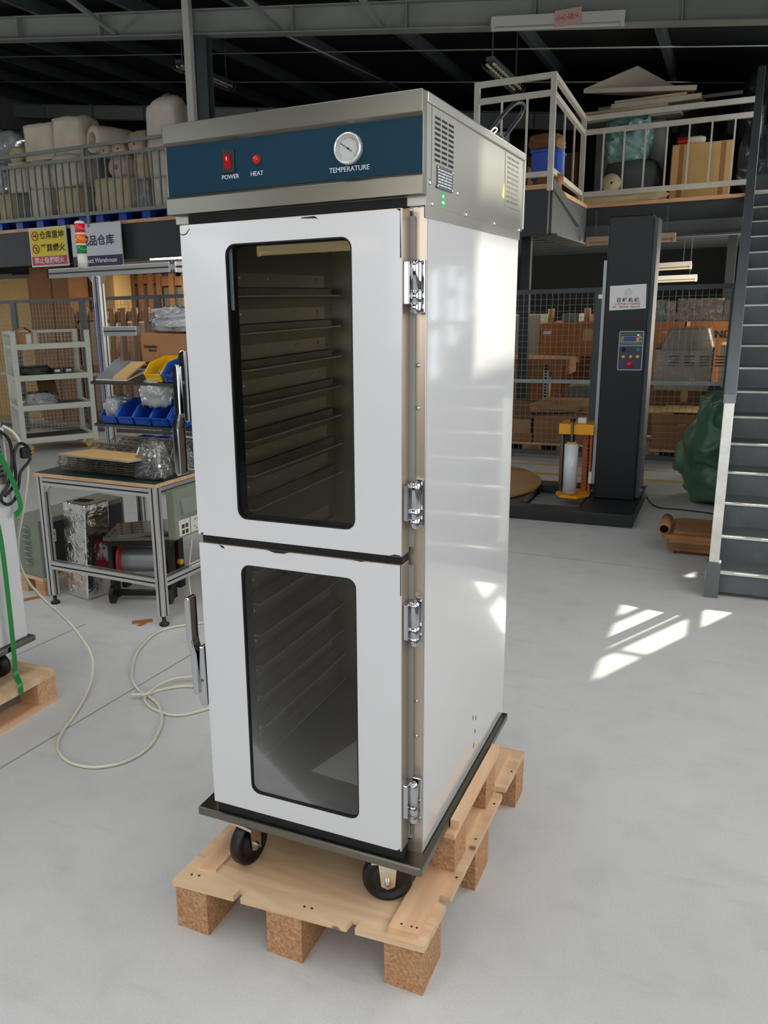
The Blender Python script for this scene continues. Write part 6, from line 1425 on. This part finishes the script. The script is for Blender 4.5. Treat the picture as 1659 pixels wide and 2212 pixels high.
mb.build('louvre_slots', 'box_dark', mm)
mb = MB(); e = 0.02; mb.hexa([(mx0 - e, Ym - e, zA), (mx1 + e, Ym - e, zA), (mx1 + e, Ym + 0.62, zA), (mx0 - e, Ym + 0.62, zA), (mx0 - e, Ym - e, zBm + 0.01), (mx1 + e, Ym - e, zBm + 0.01), (mx1 + e, Ym + 0.62, zBm + 0.01), (mx0 - e, Ym + 0.62, zBm + 0.01)])
mb.hexa([(mx0 - e, Ym - e, zBm + 0.01), (mx1 + e, Ym - e, zBm + 0.01), (mx1 + e, Ym + 0.62, zBm + 0.01), (mx0 - e, Ym + 0.62, zBm + 0.01), (tx0 - 0.02, Ym + 0.08, zC + e), (tx1 + 0.02, Ym + 0.08, zC + e), (tx1 + 0.02, Ym + 0.57, zC + e), (tx0 - 0.02, Ym + 0.57, zC + e)])
mb.build('plastic_cover', 'wrap', mm)
pxcarton(1555, 1640, 745, 8.15, 0.6, 0.0, 'mach_white', 'second pale covered unit just left of the stair stringer', GS, tape=False)
# leaning dark boards
a, b = xat(1505, 850, 7.6), xat(1575, 850, 7.6)
slab([(a, 7.98, 0.02), (b, 7.98, 0.02), (b, 8.10, zat(1575, 850, 7.9)), (a + 0.1, 8.10, zat(1515, 826, 7.9))], 0.02, 'box_dark', 'dark_board', 'black board leaning behind the fence beside the tarpaulin', 'board', None, 0.0)
# orange lidded cartons
Yo = 9.0
xA0, xA1 = xat(1395, 750, Yo), xat(1472, 750, Yo); zo = zat(1440, 697, Yo)
carton(xA0, xA1, Yo, Yo + 0.7, 0.0, zo - 0.68, 'cardboard_d', 'lower brown carton under the orange one behind the machine column', GS)
carton(xA0, xA1, Yo, Yo + 0.7, zo - 0.68, zo, 'cardboard_o', 'orange lidded carton left of the plastic-covered machine', GS, lid=0.09)
xB0, xB1 = xat(1490, 750, Yo), xat(1640, 750, Yo)
carton(xB0, xB1, Yo, Yo + 0.7, 0.0, zo - 0.68, 'cardboard_d', 'lower brown carton under the HANDS carton', GS)
hc = carton(xB0, xB1, Yo, Yo + 0.7, zo - 0.68, zo, 'cardboard_o', 'orange lidded carton printed HANDS behind the plastic-covered machine', GS, lid=0.09)
writing('HANDS', 0.11, 'ink', front(xat(1551, 724, Yo), Yo - 0.003, zat(1551, 723, Yo)), hc, 'carton_lettering', bold=0.003)
zo2 = zo + 0.009
for px0, px1, pyt, m, lab in ((1400, 1436, 650, 'box_grey', 'grey wrapped box on top of the orange carton, leftmost'), (1438, 1458, 652, 'cardboard_l', 'small pale carton between the grey box and the wide wrapped one'), (1464, 1560, 646, 'cardboard_l', 'wide plastic-wrapped carton on top behind the fence'), (1564, 1620, 648, 'cardboard', 'brown carton on top at the stair side')):
    r_, a, b, z_ = pxcarton(px0, px1, pyt, Yo + 0.05, 0.5, zo2, m, lab, GS)
    MB().box((a - 0.008, Yo + 0.04, zo2), (b + 0.008, Yo + 0.56, z_ + 0.008)).build('stretch_wrap', 'wrap', r_)
# left of the machine
a, b = xat(1150, 930, 7.4), xat(1280, 930, 7.4); zb = pal_board(a, b, 7.4, 8.1, 'pallet under the wide wrapped carton left of the wrapping machine')
r_, a, b, z_ = pxcarton(1152, 1278, 892, 7.42, 0.65, zb, 'cardboard', 'wide brown carton with a loose cover low behind the film carriage', GS, tape=False)
solo(lump(((a + b) / 2, 7.75, z_), (b - a + 0.1, 0.72, 0.09), 61, 0.14, 0.8, 3, 3), 'paper_cover', 'cardboard_l', 'crumpled brown paper cover on the wide carton', 'paper')
MB().tube(smooth_path([(a - 0.03, 7.395, z_ - 0.02), (a + 0.1, 7.39, z_ - 0.01), (a + 0.45, 7.385, z_ + 0.02), (b - 0.1, 7.39, z_ + 0.06)], 6), 0.008, 6).build('black_strap', 'black', r_)
a, b = xat(1095, 930, 7.4), xat(1149, 930, 7.4); zb = pal_board(a - 0.3, b, 7.4, 8.1, 'pallet under the stacked brown cartons beside the cabinet edge')
z1_ = zat(1125, 935, 7.42); carton(a - 0.3, b, 7.42, 8.05, zb, z1_, 'cardboard', 'lower brown carton beside the cabinet edge behind the fence', GS)
z2_ = zat(1125, 905, 7.42); carton(a - 0.3, b - 0.02, 7.42, 8.05, z1_, z2_, 'cardboard_l', 'middle brown carton beside the cabinet edge behind the fence', GS)
z3_ = zat(1125, 878, 7.42); carton(a - 0.3, b + 0.05, 7.44, 8.05, z2_, z3_, 'cardboard_d', 'open topped brown carton highest beside the cabinet edge', GS)
Yq = 8.5
a, b = xat(1080, 840, Yq), xat(1172, 840, Yq); carton(a, b, Yq, Yq + 0.7, 0.0, zat(1130, 812, Yq), 'cardboard_o', 'tall red-brown carton behind the middle rail of the fence', GS, tape=False)
zq = zat(1130, 812, Yq); carton(a, xat(1224, 780, Yq), Yq - 0.02, Yq + 0.7, zq, zat(1160, 777, Yq), 'cardboard', 'long brown lidded carton above the red-brown one', GS, tape=False, lid=0.07)
up = thing('slotted_upright', 'slotted grey rack upright with orange post behind the fence', 'upright', (xat(1178, 850, 8.35), 8.35, 0))
xx = xat(1178, 850, 8.35); MB().box((xx - 0.03, 8.33, 0), (xx + 0.03, 8.36, zat(1178, 800, 8.35))).build('post', 'galv', up)
mb = MB()
for k in range(18): mb.box((xx - 0.012, 8.3285, 0.25 + 0.035 * k), (xx + 0.012, 8.33, 0.27 + 0.035 * k))
mb.build('slots', 'dark_slot', up); MB().box((xx + 0.05, 8.40, 0), (xx + 0.16, 8.49, zat(1195, 790, 8.4))).build('orange_post', 'cardboard_o', up)
Ys = 9.2
a, b = xat(1225, 820, Ys), xat(1300, 820, Ys); carton(a, b + 0.2, Ys, Ys + 0.6, 0.0, zat(1250, 835, Ys), 'box_grey', 'grey plastic-covered unit low behind the fence post', GS, tape=False)
a, b = xat(1168, 730, Ys), xat(1305, 730, Ys); zlow = zat(1235, 770, Ys)
carton(a, b, Ys + 0.62, Ys + 1.2, 0.0, zlow, 'cardboard_d', 'dim brown carton under the long orange carton', GS)
lo = carton(a, b, Ys, Ys + 1.2, zlow + 0.0, zat(1235, 697, Ys), 'cardboard_o', 'long orange carton with a white label behind the left fence panel', GS, tape=False)
MB().box((a + 0.03, Ys - 0.002, zat(1180, 722, Ys)), (a + 0.13, Ys, zat(1180, 715, Ys))).build('label', 'paper', lo); MB().box((b - 0.25, Ys - 0.002, zat(1280, 735, Ys)), (b - 0.12, Ys, zat(1280, 712, Ys))).build('handling_label', 'cardboard_y', lo)
zl = zat(1235, 697, Ys)
for px, lab in ((1187, 'short tan roll standing on the long orange carton, left'), (1266, 'short tan roll standing on the long orange carton, right')):
    x_ = xat(px, 685, Ys); solo(MB().lathe((x_, Ys + 0.1, zl), [(0.001, 0), (0.04, 0), (0.04, 0.17), (0.001, 0.17)], 'Z', 16), 'tan_roll', 'cardboard_l', lab, 'roll', 'tan rolls in the store')
pxcarton(1213, 1250, 678, Ys + 0.15, 0.4, zl, 'box_grey', 'grey box between the two tan rolls', GS, tape=False)
a, b = xat(1098, 740, 9.8), xat(1165, 740, 9.8); carton(a, b, 9.8, 10.4, 0.0, zat(1130, 680, 9.8), 'box_grey', 'grey wrapped cabinet deep in the store beside the orange carton', GS, tape=False)
carton(-3.6, -2.3, 8.4, 9.2, 0.0, 1.5, 'cardboard', 'brown carton block standing in the store behind the white cabinet', GS)
carton(-1.6, 1.5, 12.8, 13.6, 0.0, 1.35, 'cardboard_d', 'far dim carton row at the back of the store', GS)
# ================================================================== STORE, LEFT: TALL CARTONS AND CRATES
GT = 'tall cartons behind the trolley'
Yl = 8.0
def tall(px0, px1, pyt, Y, dep, m, label, **kw): return pxcarton(px0, px1, pyt, Y, dep, 0.0, m, label, GT, **kw)
tall(-60, 62, 604, Yl + 0.2, 0.7, 'cardboard_y', 'pale yellow tall carton at the left edge behind the fence', tape=False)
tall(64, 108, 575, Yl, 0.42, 'cardboard', 'tall brown carton left of the thin steel post', tape=False)
tall(109, 147, 578, Yl + 0.02, 0.42, 'cardboard', 'tall brown carton right of the first one under the yellow sign', tape=False)
tall(150, 212, 570, Yl + 0.5, 0.42, 'cardboard_d', 'dull tall carton behind the rack upright', tape=False)
tall(214, 246, 580, Yl + 0.5, 0.4, 'cardboard_y', 'narrow pale carton right of the rack upright', tape=False)
def crate(px0, px1, pyt, Y, dep, label, n=3, z0=0.0, panel='box_grey'):
    c = (px0 + px1) / 2; x0, x1 = xat(px0, pyt, Y), xat(px1, pyt, Y); z1 = zat(c, pyt, Y)
    root = thing('wooden_crate', label, 'crate', (c * 0 + (x0 + x1) / 2, Y + dep / 2, z0), 0, 'open wooden crates in the store'); w = 0.085
    for i in range(n):
        x = x0 + (x1 - x0 - w) * i / (n - 1); MB().box((x, Y, z0), (x + w, Y + 0.04, z1 + 0.02)).build('front_post', 'pine', root); MB().box((x, Y + dep, z0), (x + w, Y + dep + 0.04, z1)).build('rear_post', 'pine', root)
    for z in (z1 - 0.16, z0 + 0.06, (z0 + z1) / 2 - 0.1): MB().box((x0, Y + 0.041, z), (x1, Y + 0.07, z + 0.13)).build('cross_board', 'pine', root)
    for s in (x0 + 0.002, x1 - 0.03): MB().box((s, Y + 0.041, z1 - 0.16), (s + 0.028, Y + dep, z1 - 0.04)).build('side_board', 'pine', root)
    MB().box((x0 + 0.05, Y + 0.12, z0 + 0.1), (x1 - 0.05, Y + dep - 0.05, z1 - 0.18)).build('packed_unit', panel, root, label='pale wrapped appliance inside the crate')
crate(150, 214, 668, 7.9, 0.5, 'open wooden crate behind the rack upright', 3, panel='mach_white')
crate(234, 320, 668, 7.9, 0.5, 'open wooden crate behind the clear wrap pile', 4, panel='mach_white')
crate(331, 420, 668, 7.9, 0.5, 'open wooden crate nearest the cabinet door', 3, panel='mach_white')
crate(255, 326, 590, 9.0, 0.6, 'taller dark crate in the second row, left one', 4)
crate(335, 430, 592, 9.05, 0.6, 'taller dark crate in the second row beside the cabinet', 4)
# ================================================================== TROLLEY
tr = thing('mesh_trolley', 'cream steel shelf trolley with mesh sides at the left behind the bench', 'trolley', (-6.79, 5.54, 0), math.atan2(0.79, 0.61))
TLn, TWd, TH = 0.83, 0.75, 1.40
def tb(mb, name, m, parent=tr, **kw): return mb.build(name, m, parent, local=True, **kw)
for x in (0.0, TLn):
    for y in (0.0, TWd): tb(MB().box((x - 0.028, y - 0.028, 0.10), (x + 0.028, y + 0.028, TH)), 'post', 'cream', bevel=0.003)
for z in (0.12, 0.50, 0.845, 1.20):
    tb(MB().box((0.028, -0.026, z), (TLn - 0.028, 0.026, z + 0.062)), 'shelf_edge', 'cream'); tb(MB().box((0.0, 0.026, z + 0.015), (TLn, TWd - 0.026, z + 0.022)), 'shelf_plate', 'cream' if z > 1 else 'steel_dark')
    for x in (0.0, TLn): tb(MB().box((x - 0.02, 0.028, z), (x + 0.02, TWd - 0.028, z + 0.05)), 'side_bar', 'cream')
tb(MB().box((0.028, TWd - 0.02, TH - 0.035), (TLn - 0.028, TWd + 0.02, TH)), 'rear_bar', 'cream'); tb(MB().box((0.0 - 0.02, 0.028, TH - 0.035), (0.02, TWd - 0.028, TH)), 'side_bar', 'cream')
tb(MB().box((0.30, TWd - 0.01, 1.22), (0.38, TWd + 0.01, TH - 0.03)), 'rear_plate', 'cream')
tb(MB().box((-0.012, 0.028, 0.62), (0.012, TWd - 0.028, 0.86)), 'end_plate', 'cream')
def mesh_grid(u0, u1, z0, z1, plane, off, name):
    mb = MB(); n = max(2, int((u1 - u0) / 0.045)); m_ = max(2, int((z1 - z0) / 0.045)); w = 0.002
    for k in range(n + 1):
        u = u0 + (u1 - u0) * k / n; mb.box((u - w, off - w, z0) if plane == 'y' else (off - w, u - w, z0), (u + w, off + w, z1) if plane == 'y' else (off + w, u + w, z1))
    for k in range(m_ + 1):
        z = z0 + (z1 - z0) * k / m_; mb.box((u0, off - w, z - w) if plane == 'y' else (off - w, u0, z - w), (u1, off + w, z + w) if plane == 'y' else (off + w, u1, z + w))
    tb(mb, name, 'cream')
mesh_grid(0.03, TLn - 0.03, 0.18, TH - 0.03, 'y', TWd, 'rear_mesh'); mesh_grid(0.03, TWd - 0.03, 0.18, 0.62, 'x', 0.0, 'end_mesh'); mesh_grid(0.03, TWd - 0.03, 0.86, TH - 0.03, 'x', 0.0, 'end_mesh')
tb(MB().tube([(-0.04 - 0.05 * math.sin(PI * i / 10), 0.05, 0.74 + 0.11 * math.cos(PI * i / 10)) for i in range(11)], 0.008, 6), 'pull_handle', 'cream')
for x in (0.06, TLn - 0.06):
    for y in (0.06, TWd - 0.06):
        w_ = tb(MB().lathe((x, y, 0.05), [(0.001, -0.016), (0.05, -0.016), (0.05, 0.016), (0.001, 0.016)], 'Y', 20), 'caster_wheel', 'btn_yellow'); tb(MB().box((x - 0.025, y - 0.022, 0.05), (x + 0.025, y - 0.018, 0.12)), 'caster_fork', 'galv', w_)
TM = Matrix.Translation(tr.location) @ Matrix.Rotation(tr.rotation_euler.z, 4, 'Z'); TRZ = tr.rotation_euler.z
def on_trolley(x, y, z): return TM @ Vector((x, y, z))
c_ = on_trolley(0.14, 0.16, 1.222); bx2 = thing('cardboard_box', 'small brown box with raised flaps on the trolley top shelf', 'box', c_, TRZ)
MB().box((-0.09, -0.11, 0), (0.09, 0.11, 0.17)).build('box_body', 'cardboard_l', bx2, local=True)
MB().hexa([(-0.09, -0.11, 0.17), (-0.085, -0.11, 0.17), (-0.085, 0.11, 0.17), (-0.09, 0.11, 0.17), (-0.01, -0.11, 0.23), (0.0, -0.11, 0.23), (0.0, 0.11, 0.23), (-0.01, 0.11, 0.23)]).build('box_flap', 'cardboard_l', bx2, local=True); MB().hexa([(0.085, -0.11, 0.17), (0.09, -0.11, 0.17), (0.09, 0.11, 0.17), (0.085, 0.11, 0.17), (0.0, -0.11, 0.23), (0.008, -0.11, 0.23), (0.008, 0.11, 0.23), (0.0, 0.11, 0.23)]).build('box_flap', 'cardboard_l', bx2, local=True)
MB().box((0.01, -0.112, 0.02), (0.065, -0.11, 0.15)).build('paper_label', 'paper', bx2, local=True)
c_ = on_trolley(-0.20, 0.16, 0.0)
for k, (x, lab) in enumerate(((0.47, 'black labelled part on the trolley shelf, left of the pair'), (0.60, 'black labelled part on the trolley shelf, right of the pair'))):
    c_ = on_trolley(x, 0.14, 0.868); r = thing('black_part', lab, 'part', c_, TRZ); MB().box((-0.05, -0.06, 0), (0.05, 0.06, 0.10)).build('part_body', 'black', r, local=True, bevel=0.006); MB().box((-0.03, -0.0615, 0.055), (0.03, -0.06, 0.085)).build('white_label', 'paper', r, local=True)
c_ = on_trolley(0.22, 0.25, 0.868); solo(lump((0, 0, 0), (0.38, 0.25, 0.13), 71, 0.25, 0.4, 3, 3).xf(Matrix.Translation(c_) @ Matrix.Rotation(TRZ, 4, 'Z')), 'parts_pile', 'box_dark', 'pile of dark parts on the trolley shelf beside the post', 'parts')
c_ = on_trolley(0.24, 0.2, 0.523); solo(lump((0, 0, 0), (0.40, 0.3, 0.17), 72, 0.25, 0.4, 3, 2.5).xf(Matrix.Translation(c_) @ Matrix.Rotation(TRZ, 4, 'Z')), 'plastic_bag', 'wrap_d', 'crumpled clear bag on the trolley middle shelf', 'bag')
slab([on_trolley(0.30, 0.40, 0.523), on_trolley(0.52, 0.40, 0.523), on_trolley(0.50, 0.55, 0.82), on_trolley(0.28, 0.55, 0.82)], 0.008, 'cardboard_d', 'cardboard_sheet', 'brown sheet leaning on the trolley middle shelf', 'cardboard', None, 0.0)
# foliage outside the rear window
M['leaf'] = mat('leafy_green', '#3c5a20', 0.7, var=0.4, vscale=9)
mb = lump((-9.0, -10.5, -0.5), (3.4, 2.0, 2.95), 80, 0.25, 0.3, 4, 3.0)
solo(mb, 'leafy_tree', 'leaf', 'green tree outside the rear window, mirrored in the upper door glass', 'tree')
